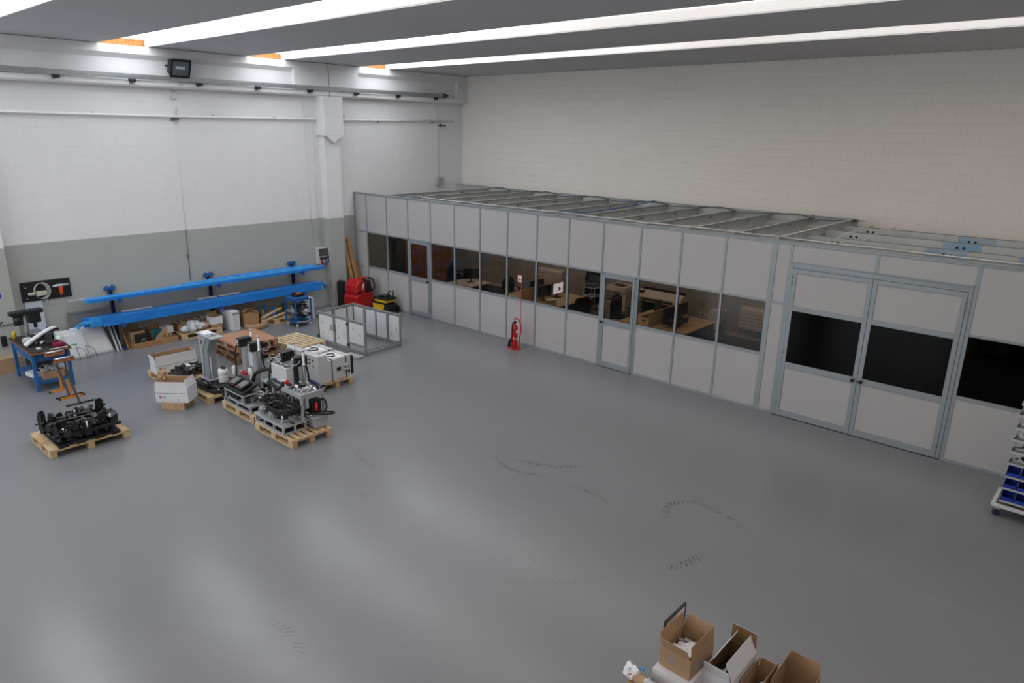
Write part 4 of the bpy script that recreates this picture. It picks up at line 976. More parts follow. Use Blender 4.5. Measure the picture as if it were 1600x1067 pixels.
m = MB().box((2.335, -9.2, .8508), (2.365, -8.88, .862)); on('steel_ruler', 'white strip lying along the front edge of the workbench', 'strip', m, M_white)
m = MB().lathe([(.001, 0), (.04, 0), (.04, .13), (.03, .15), (.001, .16)], (.98, -9.46, .8508), n=14); on('oil_bottle', 'yellow bottle at the far left corner of the workbench', 'bottle', m, M_yel, bev=0)
m = MB().lathe([(.001, 0), (.045, 0), (.045, .13), (.001, .13)], (1.9, -8.90, .8508), n=14); on('spray_can', 'white cup at the right edge of the workbench', 'cup', m, M_white, bev=0)
m = MB().box((1.45, -9.45, .8508), (1.62, -9.28, .93)).box((1.47, -9.43, .93), (1.60, -9.30, .96)); on('grey_vice', 'light grey machine vice in front of the drill press column', 'vice', m, M_cab, bev=.01)
m = MB().box((1.42, -9.12, .8508), (1.62, -8.95, .95)).cyl((1.5, -9.0, .95), (1.5, -9.0, 1.05), .03).tube([(1.5, -9.0, 1.04), (1.55, -8.98, 1.12), (1.62, -8.96, 1.05)], .02, sub=4); on('grey_clamp', 'dark grey clamp with curved arm behind the white guard', 'clamp', m, M_rackb, bev=.01)
m = MB().box((1.72, -9.0, .8508), (1.86, -8.92, 1.02)); on('green_box', 'small green and white box leaning at the back of the workbench', 'box', m, mat('mint_card', '7fb89a', .6))
r6 = random.Random(8)
m = heap(MB(), 40, 1.78, -9.15, .7, .42, .895, .95, r6, 0, .03, .055, mats_n=3)
o = m.build('scattered_tools', [M_black, M_darkgrey, M_steel]); tag(o, 'scattered small dark tools covering the workbench top', 'tools', 'things lying on the workbench', 'stuff')
m = MB().box((2.1, -9.38, .8508), (2.2, -9.3, .875)); on('glove_bundle', 'pale crumpled cloth near the front left of the workbench', 'cloth', m, M_cab, bev=.01)
# below the bench
b = carton('bench_carton', 'brown open carton of plastic bags on the lower shelf of the workbench', (2.1, -9.16, .2005), 0, .24, .36, .17, M_card, M_cardd)
o = heap(MB(), 30, 0, 0, .18, .3, .15, .2, r6, 0, .03, .06, .3).build('plastic_bags', M_bag, b); o['kind'] = 'stuff'
solidbox('small_carton', 'small carton at the right end of the workbench lower shelf', (2.12, -8.91, .2005), 0, .14, .12, .13, M_card, 'cardboard box')
solidbox('white_tray', 'white shallow box standing on the left of the workbench lower shelf', (1.75, -9.42, .2005), .2, .3, .16, .09, M_cardw, 'cardboard box')
solidbox('dark_case', 'dark tool case at the back of the workbench lower shelf', (1.3, -9.1, .2005), 0, .4, .4, .25, M_darkgrey, 'tool case')
o = heap(MB(), 40, 1.80, -9.1, .38, .2, .28, .36, r6, 0, .04, .09, mats_n=3).build('shelf_clutter', [M_black, M_cardd, M_greyw]); tag(o, 'clutter of dark parts filling the middle of the workbench lower shelf', 'parts', None, 'stuff')
solidbox('floor_carton', 'large brown carton on the floor behind the left end of the workbench', (.36, -9.62, 0), 0, .42, .56, .34, M_card, 'cardboard box')
m = MB().tube([(.01, -9.62, 1.02), (.1, -9.55, 1.10), (.2, -9.45, 1.05), (.22, -9.42, .8), (.18, -9.5, .5), (.12, -9.62, .36)], .016, n=8, sub=6)
m.T = Matrix.Translation((.3, 0, 0)); m.tube([(.02, -9.62, 1.02), (.1, -9.5, 1.10)], .016, n=8)
tag(m.build('black_hose', M_rubber), 'black hose hanging in a loop from the pillar at the far left', 'hose')
m = MB().box((.3, -9.58, .55), (.36, -9.48, .78)); tag(m.build('wall_valve', M_black, None, .008), 'small black box on the pillar at the far left edge', 'valve box')
tag(MB().box((.3, -9.5, 1.60), (.305, -9.415, 1.70)).build('blue_sign', mat('sign_blue', '1f4f9e', .5)), 'small blue sign on the far left pillar', 'sign')
m = MB().box((.3005, -9.95, 1.0), (.32, -9.2, 1.03)); tag(m.build('wall_rail', M_guard), 'thin grey rail across the far left pillar', 'rail')
# roller stands
def roller(loc, label, headx):
    t = thing('roller_stand', label, 'roller stand', loc, 0, 'orange and black roller stands')
    MB().box((-.23, -.2, .0), (-.20, .2, .035)).box((-.23, -.02, .035), (-.20, .02, .42)).build('orange_leg', M_orange, t, .003)
    MB().cyl((-.215, -.23, .018), (-.215, -.2, .018), .024).build('rubber_foot', M_rubber, t); MB().cyl((-.215, .2, .018), (-.215, .23, .018), .024).build('rubber_foot', M_rubber, t)
    MB().cyl((.25, -.22, .02), (.25, .22, .02), .016).bar((.25, 0, .03), (-.22, 0, .46), .034, .034).build('black_leg', M_black, t)
    MB().cyl((.25, -.24, .02), (.25, -.22, .02), .022).build('rubber_foot', M_rubber, t); MB().cyl((.25, .22, .02), (.25, .24, .02), .022).build('rubber_foot', M_rubber, t)
    MB().bar((-.215, 0, .40), (-.30, 0, .76), .03, .03).build('inner_tube', M_darkgrey, t)
    MB().box((-.35, -.17, .74), (-.25, .17, .78)).box((-.35, -.17, .78), (-.25, -.155, .82)).box((-.35, .155, .78), (-.25, .17, .82)).build('head_bracket', mat('rusty_bracket', '8e5a3e', .6), t)
    MB().cyl((-.30, -.155, .81), (-.30, .155, .81), .022, n=12).build('roller', M_steel, t)
roller((3.28, -9.14, 0), 'roller stand standing free, nearer one with orange and black feet', 0)
roller((2.72, -9.15, 0), 'roller stand close to the workbench front leg, farther one', 0)
# ================================================================ BOXES ALONG THE WALL
t = thing('wooden_tray', 'long low wooden tray on the floor under the blue profiles, full of cartons', 'wooden tray', (.36, -6.5, 0), 0)
for (a, b_) in (((-.32, -.56, 0), (-.29, .5, .13)), ((.27, -.56, 0), (.30, .5, .13)), ((-.29, -.56, 0), (.27, -.53, .13)), ((-.29, .47, 0), (.27, .5, .13))): MB().box(a, b_).build('side_board', M_card if False else mat('tray_wood', 'a97f58', .75, scale=5, var=.2), t, .003)
MB().box((-.29, -.53, .0), (.27, .47, .015)).build('floor_board', MATS['tray_wood'], t)
carton('carton', 'brown open carton at the left end of the wooden tray', (.26, -6.85, .016), .0, .34, .32, .36, M_card, M_cardd, [('-y', .12, 60), ('-x', .1, 20)])
t = thing('black_case', 'black box with printed ring in a brown carton at the front of the wooden tray', 'box', (.53, -6.82, .016))
MB().box((-.09, -.12, 0), (.09, .12, .30)).build('body', M_black, t, .006)
m = MB()
m.tube([(.0905, .02+.05*math.cos(a), .13+.07*math.sin(a)) for a in [i*PI/8 for i in range(16)]], .006, n=5, closed=True); m.build('printed_ring', M_greyw, t)
t = thing('cut_carton', 'carton with a slanted cut side and green strip, in the wooden tray', 'cardboard box', (.38, -6.38, .016))
MB().prism([(-.17, 0), (.17, 0), (.17, .38), (.10, .37), (-.12, .16), (-.17, .05)], .19, .2, 'x').build('front_side', M_card, t)
MB().box((-.2, -.17, 0), (.19, .17, .01)).box((-.2, .16, .01), (.19, .17, .36)).box((-.2, -.17, .01), (-.19, .16, .40)).box((-.19, -.17, .01), (.1, -.16, .3)).build('body', M_cardd, t)
MB().box((-.17, -.15, .02), (.0, .1, .30)).build('teal_liner', M_binin, t, .01)
m = MB(); m.tube([(.202, .05, .10), (.202, .04, .16), (.202, .07, .21), (.202, .11, .18), (.202, .10, .12)], .006, n=5, sub=3); m.build('printed_sign', M_darkgrey, t)
MB().box((.205, -.15, .03), (.235, .13, .07)).build('green_strip', mat('bright_green', '36a060', .5), t)
solidbox('brown_carton', 'closed brown carton at the right end of the wooden tray under a white box', (.3, -6.125, .016), 0, .30, .17, .17, M_card, 'cardboard box')
t = solidbox('white_box', 'flat white box lying on the brown carton at the end of the wooden tray', (.3, -6.12, .187), .05, .26, .24, .17, M_cardw, 'cardboard box')
pallet('pallet', 'low pallet against the wall holding bags and cartons', (.38, -5.38, 0), PI/2, 1.05, .62, nb=5)
for k, (x, y, lx, ly, h, m_, lb) in enumerate([(.2, -5.72, .3, .26, .26, M_card, 'brown carton of bags at the left back of the wall pallet'), (.2, -5.42, .28, .24, .28, M_cardd, 'darker carton in the middle at the back of the wall pallet'), (.18, -5.10, .26, .24, .32, M_card, 'brown carton with grey bags at the back right of the wall pallet')]):
    b = carton('carton', lb, (x, y, .145), 0, lx, ly, h-.08, m_, M_cardd)
    o = heap(MB(), 26, 0, 0, lx*.75, ly*.75, h-.14, h-.02, r6, 0, .05, .09, .2).build('bag_contents', (M_bagb, M_card, M_bag)[k], b); o['kind'] = 'stuff'
rz_ = random.Random(77)
for k, (x, y, s, lb) in enumerate([(.56, -5.76, .11, 'clear plastic bag at the left front of the wall pallet'), (.58, -5.58, .12, 'whitish plastic bag second from the left on the wall pallet'), (.55, -5.40, .12, 'crumpled clear bag at the middle front of the wall pallet'), (.45, -5.50, .13, 'plastic bag lying on top of the others on the wall pallet'), (.52, -5.22, .1, 'brownish bag right of the clear bags on the wall pallet')]):
    m = MB()
    for j in range(7): m.sphere((rz_.uniform(-.04, .04), rz_.uniform(-.06, .06), s*.75+rz_.uniform(-.02, .05)), s*.75, n=9, sc=(1, 1.1, .85), jit=.22)
    z = .20 if k == 3 else .15
    o = m.build('plastic_bag', M_bagb if k == 4 else M_bag, loc=(x, y, z)); tag(o, lb, 'plastic bag', 'plastic bags on the wall pallet')
b = carton('white_carton', 'small open white carton on the right end of the wall pallet', (.52, -4.96, .24), .1, .26, .30, .20, M_cardw, M_card, [('-x', .1, 10)])
solidbox('brown_carton', 'flat brown carton under the small white carton on the wall pallet', (.50, -4.96, .145), .0, .28, .28, .094, M_card, 'cardboard box')
t = thing('tall_white_box', 'tall narrow white carton with dark symbols standing beside the wall pallet', 'cardboard box', (.48, -4.52, 0), .12)
MB().box((-.27, -.11, 0), (.27, .11, .52)).build('body', M_cardw, t, .005)
m = MB()
for k in (-1, 1): m.tube([(.271, k*.05+.03*math.cos(a), .45+.02*math.sin(a)) for a in [i*PI/6 for i in range(12)]], .006, n=4, closed=True)
m.box((.27, -.08, .447), (.272, .08, .453)); m.build('ring_symbol', M_black, t)
m = MB()
for k in range(6): m.box((.27, -.04+.03*(k % 2), .08+.05*k), (.2715, -.01+.03*(k % 2), .10+.05*k))
m.build('print_marks', M_tape, t)
solidbox('black_crate', 'black open crate in the gap beside the tall white carton', (.25, -4.3, 0), 0, .4, .17, .2, M_black, 'crate')
b = carton('plywood_crate', 'brown plywood crate full of wooden offcuts under the rack', (.46, -4.0, .0), -.06, .40, .42, .38, mat('crate_ply', 'b08a62', .7, scale=5, var=.15), M_cardd, cat='crate', t=.014)
o = heap(MB(), 14, 0, 0, .26, .28, .34, .44, r6, 0, .07, .13).build('wood_offcuts', M_woodw, b); o['kind'] = 'stuff'
t = thing('curved_carton', 'low curved brown carton ring on the floor in front of the plywood crate', 'cardboard box', (.92, -4.02, 0))
m = MB(); n = 18; 
def ringf(u, v):
    a = -1.9+u*4.2; return (.02+.2*math.cos(a), .30*math.sin(a)-.02, .17*v)
m.sheet(18, 1, ringf); m.build('wall', M_card, t, 0, .008)
MB().prism([(.02+.2*math.cos(-1.9+i*.28), .3*math.sin(-1.9+i*.28)-.02) for i in range(16)], 0.001, .012, 'z').build('base', M_cardd, t)
t = pallet('pallet', 'broken pallet with loose planks beside the blue trolley', (.74, -3.36, 0), PI/2-.25, .74, .42, nb=3)
for k, (a, b_, lb) in enumerate([((.72, -3.72, .20), (.50, -3.02, .32), 'loose plank leaning over the broken pallet, back one'), ((.92, -3.68, .175), (.70, -3.02, .22), 'loose plank lying on the broken pallet, front one')]):
    tag(MB().bar(a, b_, .10, .03).build('plank', M_wood, None, .003), lb, 'plank', 'loose planks on the broken pallet')
for k, (x, y, h, m_, lb) in enumerate([(.30, -3.66, .42, M_bench, 'tall blue cylinder left of the blue cones beside the plywood crate'), (.33, -3.5, .34, mat('ochre_tube', '9a7a34', .6), 'ochre tube between the blue cylinder and the blue cones')]):
    t = tag(MB().cyl((x, y, 0), (x, y, h), .07 if k == 0 else .06, n=16).build('tube_roll', m_), lb, 'tube')
for k, (x, y, h) in enumerate([(.22, -3.38, .42), (.30, -3.13, .36)]):
    m = MB().lathe([(.001, 0), (.11, 0), (.11, .02), (.085, .03), (.03, h), (.001, h+.01)], n=16)
    tag(m.build('blue_cone', M_blue, loc=(x, y, 0)), 'blue cone shaped part on the floor under the rack, %s one' % ('left taller', 'right shorter')[k], 'cone')
for k, (x, y) in enumerate([(.12, -2.92), (.12, -2.72)]):
    m = MB().cyl((0, 0, 0), (0, 0, .30), .05, n=12).cyl((0, 0, .30), (0, 0, .36), .03, n=10)
    tag(m.build('spray_bottle', (M_yellowish, mat('dark_olive', '3f4a2a', .5))[k], loc=(x, y, 0)), ('olive yellow can', 'dark olive can')[k]+' standing by the wall left of the blue trolley', 'can')
# blue trolley
tr = thing('component_trolley', 'blue framed trolley on castors loaded with black components and cables', 'trolley', (1.36, -3.0, 0), .03)
for x in (-.22, .26):
    for y in (-.24, .24): MB().box((x-.02, y-.02, .12), (x+.02, y+.02, .74)).build('post', M_bench, tr, .003)
for z in (.12, .40, .72): MB().box((-.24, -.26, z), (.28, .26, z+.02)).build('shelf', M_bench if z != .4 else M_greyw, tr, .003)
for x in (-.2, .24):
    for y in (-.2, .2):
        c_ = MB().box((x-.02, y-.015, .07), (x+.02, y+.015, .12)).build('castor', M_greyw, tr)
        MB().cyl((x, y-.016, .04), (x, y+.016, .04), .04, n=12).build('wheel', M_cab, c_)
MB().tube([(.3, -.24, .16), (.33, 0, .14), (.3, .24, .16)], .012, sub=4).build('bumper', M_greyw, tr)
MB().box((-.2, -.24, .745), (.24, .2, .80)).build('top_tray', M_bench, tr, .01)
o = heap(MB(), 50, .08, .04, .36, .36, .18, .62, r6, 0, .05, .10, mats_n=3).build('components', [M_black, M_rubber, M_steel], tr); o['kind'] = 'stuff'
m = MB()
for k in range(6): m.tube([(.20+.02*math.cos(a)+.02*k, -.22+.02*k+.05*math.sin(a*2), .48+.19*math.sin(a)) for a in [i*PI/7 for i in range(14)]], .012, n=5, closed=True)
m.build('hanging_cable', M_rubber, tr)
m = MB()
for k in range(5): m.tube([(0+.14*math.cos(a), 0.02+.16*math.sin(a), .815+.012*k) for a in [i*PI/7 for i in range(14)]], .014, n=5, closed=True)
m.build('cable_ring', M_rubber, tr)
MB().box((.02, -.06, .845), (.12, .08, .90)).build('orange_tool', MATS['orange_plastic'], tr, .01)
solidbox('white_cabinet', 'white metal cabinet standing on the floor behind the blue trolley', (1.02, -2.52, 0), .05, .30, .30, .62, M_cab, 'cabinet')
# socket panel
sp = thing('socket_panel', 'grey power socket panel on the wall left of the pillar, red and blue outlets', 'socket panel', (0, -1.27, 1.55))
MB().box((0, -.21, -.23), (.14, .21, .24)).build('housing', M_cab, sp, .01)
MB().prism([(.14, .02), (.14, .23), (.16, .23), (.19, .02)], -.19, .19, 'y').build('breaker_cover', mat('smoke_cover', '4a4c4e', .3), sp)
for k, (y, z, c_) in enumerate([(-.12, -.06, M_black), (.0, -.06, M_black), (.12, -.04, M_black), (-.1, -.17, M_redp), (.04, -.17, M_blue), (.14, -.15, M_black)]):
    MB().cyl((.14, y, z), (.19, y, z-.02), .042, n=14).build('socket', c_, sp)
MB().tube([(.06, -.05, .24), (.03, -.06, .27)], .014).build('gland', M_greyw, sp)
m = MB().tube([(.05, -.60, 1.12), (.12, -.58, 1.14), (.14, -.56, 1.10)], .014); m.T = Matrix.Translation((.25, -.05, 0)); m.box((.05, .02, 1.08), (.12, .06, 1.16))
tag(m.build('pillar_tap', M_steel), 'small metal fitting on the right edge of the pillar', 'fitting')
# ================================================================ CORNER: planks, red machine, toolbox
for k, (a, b_, w_, lb) in enumerate([((.62, -.50, .03), (.06, -.52, 1.98), .10, 'long plank leaning in the corner, leftmost of the three'), ((.60, -.32, .03), (.06, -.37, 1.99), .10, 'long plank leaning in the corner, middle one'), ((.60, -.16, .03), (.10, -.18, 1.25), .12, 'short wide plank leaning in the corner, rightmost one')]):
    tag(MB().bar(a, b_, w_, .035, upv=(1, 0, 0)).build('plank', M_osbw, None, .004), lb, 'plank', 'planks leaning in the corner by the partition')
m = MB()
for j in range(7):
    for i in range(3): m.sphere((.38+.10*i, -1.0+.012*j, .06+.115*j), .062, n=8, sc=(1, .8, 1))
m.box((.34, -1.02, 0), (.62, -.94, .76))
tag(m.build('foam_block', mat('black_foam', '151516', .9, scale=20)), 'black knobbly rubber track standing by the pillar behind the red machine', 'rubber track')
rm = thing('red_machine', 'red rounded floor machine with black hose in the corner behind the guard frame', 'machine', (.98, -.70, 0), .15)
MB().prism([(-.36, .06), (.34, .06), (.36, .40), (.30, .50), (-.28, .50), (-.38, .40)], -.26, .28, 'x').build('lower_body', M_red2, rm, .03)
MB().prism([(-.34, .50), (.06, .50), (.04, .86), (-.10, .92), (-.22, .88), (-.32, .74)], -.22, .26, 'x').build('upper_body', M_red2, rm, .04)
MB().prism([(.06, .50), (.32, .50), (.30, .84), (.10, .88)], -.2, .24, 'x').build('motor', M_black, rm, .03)
MB().box((.262, -.34, .54), (.30, -.18, .58)).build('grille', M_rubber, rm, .006); MB().box((.262, .1, .52), (.30, .28, .6)).build('grille', M_rubber, rm, .006)
MB().tube([(.262, -.10, .62), (.262, -.04, .78)], .018).build('white_mark', M_white, rm)
MB().tube([(.22, .26, .5), (.3, .36, .6), (.2, .40, .84), (.1, .28, .90)], .028, n=8, sub=6).build('hose', M_rubber, rm)
MB().box((.02, -.02, .88), (.12, .24, .94)).build('red_lever', M_redp, rm, .01)
for x in (-.18, .2):
    for y in (-.28, .28): MB().cyl((x, y-.02, .05), (x, y+.02, .05), .05, n=14).build('wheel', M_rubber, rm)
solidbox('grey_box', 'small pale grey box on the floor between the red machine and the yellow toolbox', (1.385, -.25, 0), 0, .18, .3, .24, M_cab, 'box')
tb = thing('rolling_toolbox', 'black and yellow rolling toolbox standing by the partition', 'toolbox', (1.85, -.42, 0), .05)
MB().prism([(-.28, .05), (.18, .05), (.20, .27), (-.32, .27)], -.2, .2, 'y').build('lower_bin', M_yel, tb, .02)
MB().box((-.34, -.22, .27), (.22, .22, .32)).build('lower_lid', M_black, tb, .012)
MB().box((-.2, -.19, .32), (.28, .19, .40)).build('upper_bin', M_yel, tb, .012)
MB().box((-.24, -.21, .40), (.32, .21, .46)).prism([(-.12, .46), (.2, .46), (.16, .51), (-.08, .51)], -.12, .12, 'y').build('upper_lid', M_black, tb, .012)
MB().box((.2, -.2, .05), (.34, .2, .27)).build('rear_body', M_black, tb, .015)
for y in (-.22, .22): MB().cyl((.32, y-.03, .10), (.32, y+.03, .10), .10, n=18).build('wheel', M_rubber, tb)
MB().tube([(.26, -.1, .45), (.30, -.1, .66), (.30, .1, .66), (.26, .1, .45)], .018, n=6).tube([(.22, -.08, .60), (.36, -.08, .60)], .012).build('pull_handle', M_black, tb)
# ================================================================ FIRE EXTINGUISHER STAND
fe = thing('fire_extinguisher', 'tall red fire extinguisher on its stand in front of the partition', 'fire extinguisher', (7.05, -.43, .016))
MB().lathe([(.001, .02), (.075, .02), (.08, .04), (.08, .50), (.07, .56), (.035, .60), (.03, .64), (.001, .65)], n=20).build('cylinder', M_redp, fe)
MB().box((-.02, -.05, .64), (.02, .06, .67)).cyl((0, 0, .64), (0, 0, .69), .02).build('valve', M_black, fe)
MB().box((-.1, -.04, .52), (-.08, .04, .62)).build('tag', M_paper, fe)
MB().tube([(0, -.05, .67), (.03, -.12, .60), (.02, -.12, .3), (-.04, -.12, .12)], .012, sub=5).cyl((-.04, -.12, .25), (-.06, -.13, .05), .02, r2=.04).build('hose', M_rubber, fe)
MB().box((.074, -.03, .40), (.083, .03, .46)).box((.03, -.0855, .25), (.06, -.07, .29)).box((.076, -.025, .22), (.084, .02, .26)).build('label_sticker', M_paper, fe)
es = thing('extinguisher_stand', 'red floor stand with a tall pole and a small fire sign', 'stand', (7.05, -.43, 0))
MB().prism([(.19*math.cos(a), .15*math.sin(a)) for a in [i*PI/8 for i in range(16)]], 0, .015, 'z').build('base', M_redp, es)
MB().tube([(.13, .03, .01), (.14, .03, .30), (.16, .04, .40), (.17, .04, .60), (.13, .02, .74), (.02, .02, .78), (-.02, .02, .72)], .016, n=8, sub=4).build('handle_frame', M_redp, es)
MB().cyl((.15, .05, .5), (.15, .05, 1.9), .007, n=8).build('pole', M_redp, es)
sg_ = MB().box((.03, .0445, 1.68), (.17, .0485, 1.88)).build('sign_plate', M_redp, es)
MB().box((.045, .041, 1.70), (.155, .0444, 1.86)).build('sign_face', M_paper, sg_)
MB().cyl((.09, .0405, 1.73), (.09, .0405, 1.80), .012, n=8).tube([(.09, .0405, 1.81), (.11, .0405, 1.83), (.125, .0405, 1.79)], .005, n=4).box((.115, .040, 1.74), (.14, .041, 1.78)).build('pictogram', M_redp, sg_)
# ================================================================ INSIDE THE GLAZED OFFICE
M_dwood = mat('desk_wood', 'c8a878', .5, scale=4, var=.12, stretch=(1, 6, 1))
M_cabw = mat('wardrobe_wood', '9c6b42', .5, scale=3, var=.2, stretch=(1, 6, .6))
M_navy = mat('navy_fabric', '1c2c58', .85, scale=20)
M_blkf = mat('black_fabric', '16171a', .9, scale=20)
M_beige = mat('beige_plastic', 'd2c6b8', .45, scale=4, var=.05)
M_offfl = mat('dark_office_floor', '3c3836', .6, scale=2, var=.15)
struct('floor_office', MB().box((.02, .05, 0.001), (13.12, 4.595, .006)), M_offfl, 'dark floor inside the glazed office')
struct('baseboard_back', MB().box((.02, 4.585, .006), (13.1, 4.604, .10)), M_beige, 'pale skirting along the office back wall')
wd = thing('wardrobe', 'tall brown wooden wardrobe at the far left inside the office', 'wardrobe', (.02, 1.55, .007))
MB().box((0, 0, 0), (.46, 2.0, 2.1)).build('body', M_cabw, wd, .004)
for k in range(4):
    d = MB().box((.4605, .01+.5*k, .02), (.478, .49+.5*k, 2.08)).build('door', M_cabw, wd, .003)
    MB().cyl((.478, .44+.5*k if k % 2 == 0 else .06+.5*k, 1.05), (.50, .44+.5*k if k % 2 == 0 else .06+.5*k, 1.05), .012, n=8).build('handle', M_steel, d)
solidbox('dark_gap_block', 'narrow dark block added in the gap left of the brown wardrobe in the office', (.26, 1.36, .007), 0, .42, .34, 2.05, M_darkgrey, 'cabinet')  # plain dark block added for the dark gap beside the wardrobe
def desk(label, x0, x1, y0, y1, m_=None):
    t = thing('office_desk', label, 'desk', ((x0+x1)/2, (y0+y1)/2, .007), 0, 'office desks')
    a, b = (x1-x0)/2, (y1-y0)/2
    MB().box((-a, -b, .705), (a, b, .735)).build('desk_top', m_ or M_dwood, t, .004)
    for s in (-1, 1): MB().box((-a+.05, s*(b-.05)-.02, 0), (a-.05, s*(b-.05)+.02, .705)).build('side_leg', M_darkgrey, t, .004)
    return t
desk('white topped office desk nearest the left end of the office', 2.6, 3.6, .75, 2.3, M_beige)
desk('dark desk left of the wooden divider in the middle of the office', 4.95, 5.9, 1.15, 3.0, M_dwood)
desk('wooden desk with two screens right of the first divider', 5.98, 7.0, 1.05, 2.9)
desk('wooden desk left of the right hand divider, with a mouse on it', 8.9, 9.72, 1.35, 3.1)
desk('wooden desk right of the right hand divider, empty at its end', 9.79, 10.72, 1.3, 3.05)
def screen_panel(label, x, y0, y1): return tag(MB().box((x-.015, y0, .50), (x+.015, y1, 1.08)).build('desk_divider', M_dwood, None, .003), label, 'divider', 'wooden desk dividers')
a_ = screen_panel('wooden desk divider behind the two monitors in the middle of the office', 5.94, 1.1, 3.05)
a_ = screen_panel('wooden desk divider between the two right hand desks of the office', 9.755, 1.4, 3.3)
def monitor(label, loc, rz, on=False, w_=.50):
    t = thing('monitor', label, 'monitor', loc, rz, 'office monitors')
    MB().box((-.1, -.12, 0), (.08, .12, .012)).cyl((-.03, 0, .01), (-.03, 0, .16), .02).build('stand', M_black, t)
    MB().box((-.02, -w_/2, .10), (.015, w_/2, .42)).build('housing', M_blackm, t, .004)
    if on:
        g = G('lit_screen'); g.n.remove(g.b); e = g.add('ShaderNodeEmission'); e.inputs[0].default_value = (.80, .82, 1, 1); e.inputs[1].default_value = 1.1
        g.link(e.outputs[0], g.out.inputs[0])
        d = MB().box((.0155, -w_/2+.015, .115), (.017, w_/2-.015, .405)).build('display', g.m, t)
        MB().cyl((.0171, .06, .25), (.0175, .06, .25), .04, n=9).cyl((.0171, .10, .22), (.0175, .10, .22), .035, n=7).cyl((.0171, .05, .2), (.0175, .05, .2), .025, n=7).build('green_shape', mat('screen_green', '1f7a3c', .6), d)
    else: MB().box((.0155, -w_/2+.015, .115), (.017, w_/2-.015, .405)).build('display', mat('off_screen', '23262b', .15), t)
    return t
monitor('black monitor on the white desk seen from behind, left part of the office', (3.1, 1.95, .743), 2.6)
monitor('dark monitor in front of the wooden divider, left of the lit one', (6.22, 1.72, .743), -.1)
monitor('lit white monitor showing a green shape in front of the wooden divider', (6.24, 2.28, .743), .05, True)
monitor('black monitor rising behind the wooden divider', (5.62, 2.1, .743), PI, w_=.6)
monitor('black monitor on the desk left of the right hand divider', (9.42, 2.35, .743), PI+.2)
monitor('black monitor on the desk right of the right hand divider, nearer', (9.98, 2.0, .743), -.2)
monitor('black monitor on the desk right of the right hand divider, farther', (9.98, 2.65, .743), .1)
def chair(label, loc, rz, m_, coat=False):
    t = thing('office_chair', label, 'chair', loc, rz, 'office chairs')
    MB().prism([(-.24, -.22), (.22, -.24), (.25, 0), (.22, .24), (-.24, .22)], .43, .50, 'z').build('seat', m_, t, .02)
    MB().prism([(-.22, .56), (.22, .56), (.25, .80), (.20, .98), (.12, 1.02), (-.12, 1.02), (-.20, .98), (-.25, .80)], -.27, -.21, 'x').build('backrest', m_, t, .02)
    MB().bar((-.1, 0, .42), (-.24, 0, .62), .05, .02).build('back_bracket', M_black, t)
    MB().cyl((0, 0, .10), (0, 0, .43), .03).build('gas_column', M_black, t)
    for k in range(5):
        a = k*2*PI/5
        lg = MB().bar((0, 0, .10), (.28*math.cos(a), .28*math.sin(a), .07), .04, .03).build('leg', M_black, t)
        MB().cyl((.28*math.cos(a)-.015, .28*math.sin(a), .03), (.28*math.cos(a)+.015, .28*math.sin(a), .03), .03, n=10).build('castor', M_rubber, lg)
    for s in (-1, 1): MB().box((-.12, s*.27-.02, .66), (.12, s*.27+.02, .69)).bar((0, s*.27, .66), (-.02, s*.2, .45), .03, .02).build('armrest', M_black, t)
    if coat: MB().prism([(-.27, .40), (.27, .38), (.29, .85), (.2, 1.05), (-.2, 1.05), (-.29, .85)], -.31, -.272, 'x').build('jacket', M_blkf, t, .02)
    return t
chair('navy blue chair near the wardrobe, farther of the two blue ones', (1.55, 2.9, .007), .7, M_navy)
chair('navy blue chair beside the white desk, nearer of the two blue ones', (2.1, 2.35, .007), .3, M_navy)
chair('dark office chair behind the extinguisher sign', (4.55, 2.3, .007), -.1, M_blkf)
chair('black office chair with a black jacket in front of the lit monitor', (7.3, 1.75, .007), PI-.3, M_blkf, True)
chair('dark chair draped with a jacket beside the copier', (8.3, 2.6, .007), .1, M_blkf, True)
chair('black office chair at the end of the right hand desk', (11.05, 2.1, .007), PI+.2, M_blkf)
def fancoil(label, x0, x1, z0, z1):
    t = thing('fan_coil_unit', label, 'heater', ((x0+x1)/2, 4.6, z0), 0, 'louvred units on the office back wall'); a = (x1-x0)/2; h = z1-z0
    MB().prism([(-.25, .05), (-.25, h-.05), (-.18, h), (-.002, h), (-.002, .0), (-.2, 0)], -a, a, 'x').build('housing', M_beige, t, .01)
    for k in range(5): MB().box((-a+.03, -.2515, .08+k*(h-.15)/5), (a-.03, -.25, .092+k*(h-.15)/5)).build('louvre', M_cardd, t)
fancoil('cream louvred fan unit on the back wall above the dark monitor, middle of the office', 3.77, 4.75, .45, .98)
fancoil('cream louvred fan unit on the back wall at the right end of the office', 10.72, 11.45, .28, .90)
t = thing('photocopier', 'tall beige photocopier with drawers seen through the middle door', 'photocopier', (7.45, 3.72, .007), .0)
MB().box((-.32, -.32, 0), (.32, .32, .62)).box((-.32, -.1, .62), (.32, .32, .85)).box((-.34, -.34, .92), (.32, .32, 1.06)).box((.1, -.3, .62), (.32, -.1, .92)).build('housing', M_beige, t, .01)
for k in range(4): MB().box((-.31, -.326, .03+.145*k), (.31, -.321, .165+.145*k)).build('drawer', M_beige, t, .003)
MB().box((-.30, -.3, .63), (.1, -.1, .66)).box((-.2, -.25, 1.061), (.15, .05, 1.075)).build('output_tray', M_darkgrey, t)
MB().cyl((.12, -.327, .54), (.12, -.33, .54), .02).build('lock', M_black, t)
t = thing('large_format_plotter', 'wide pale plotter on a dark stand by the office back wall', 'plotter', (8.75, 3.75, .007), 0)
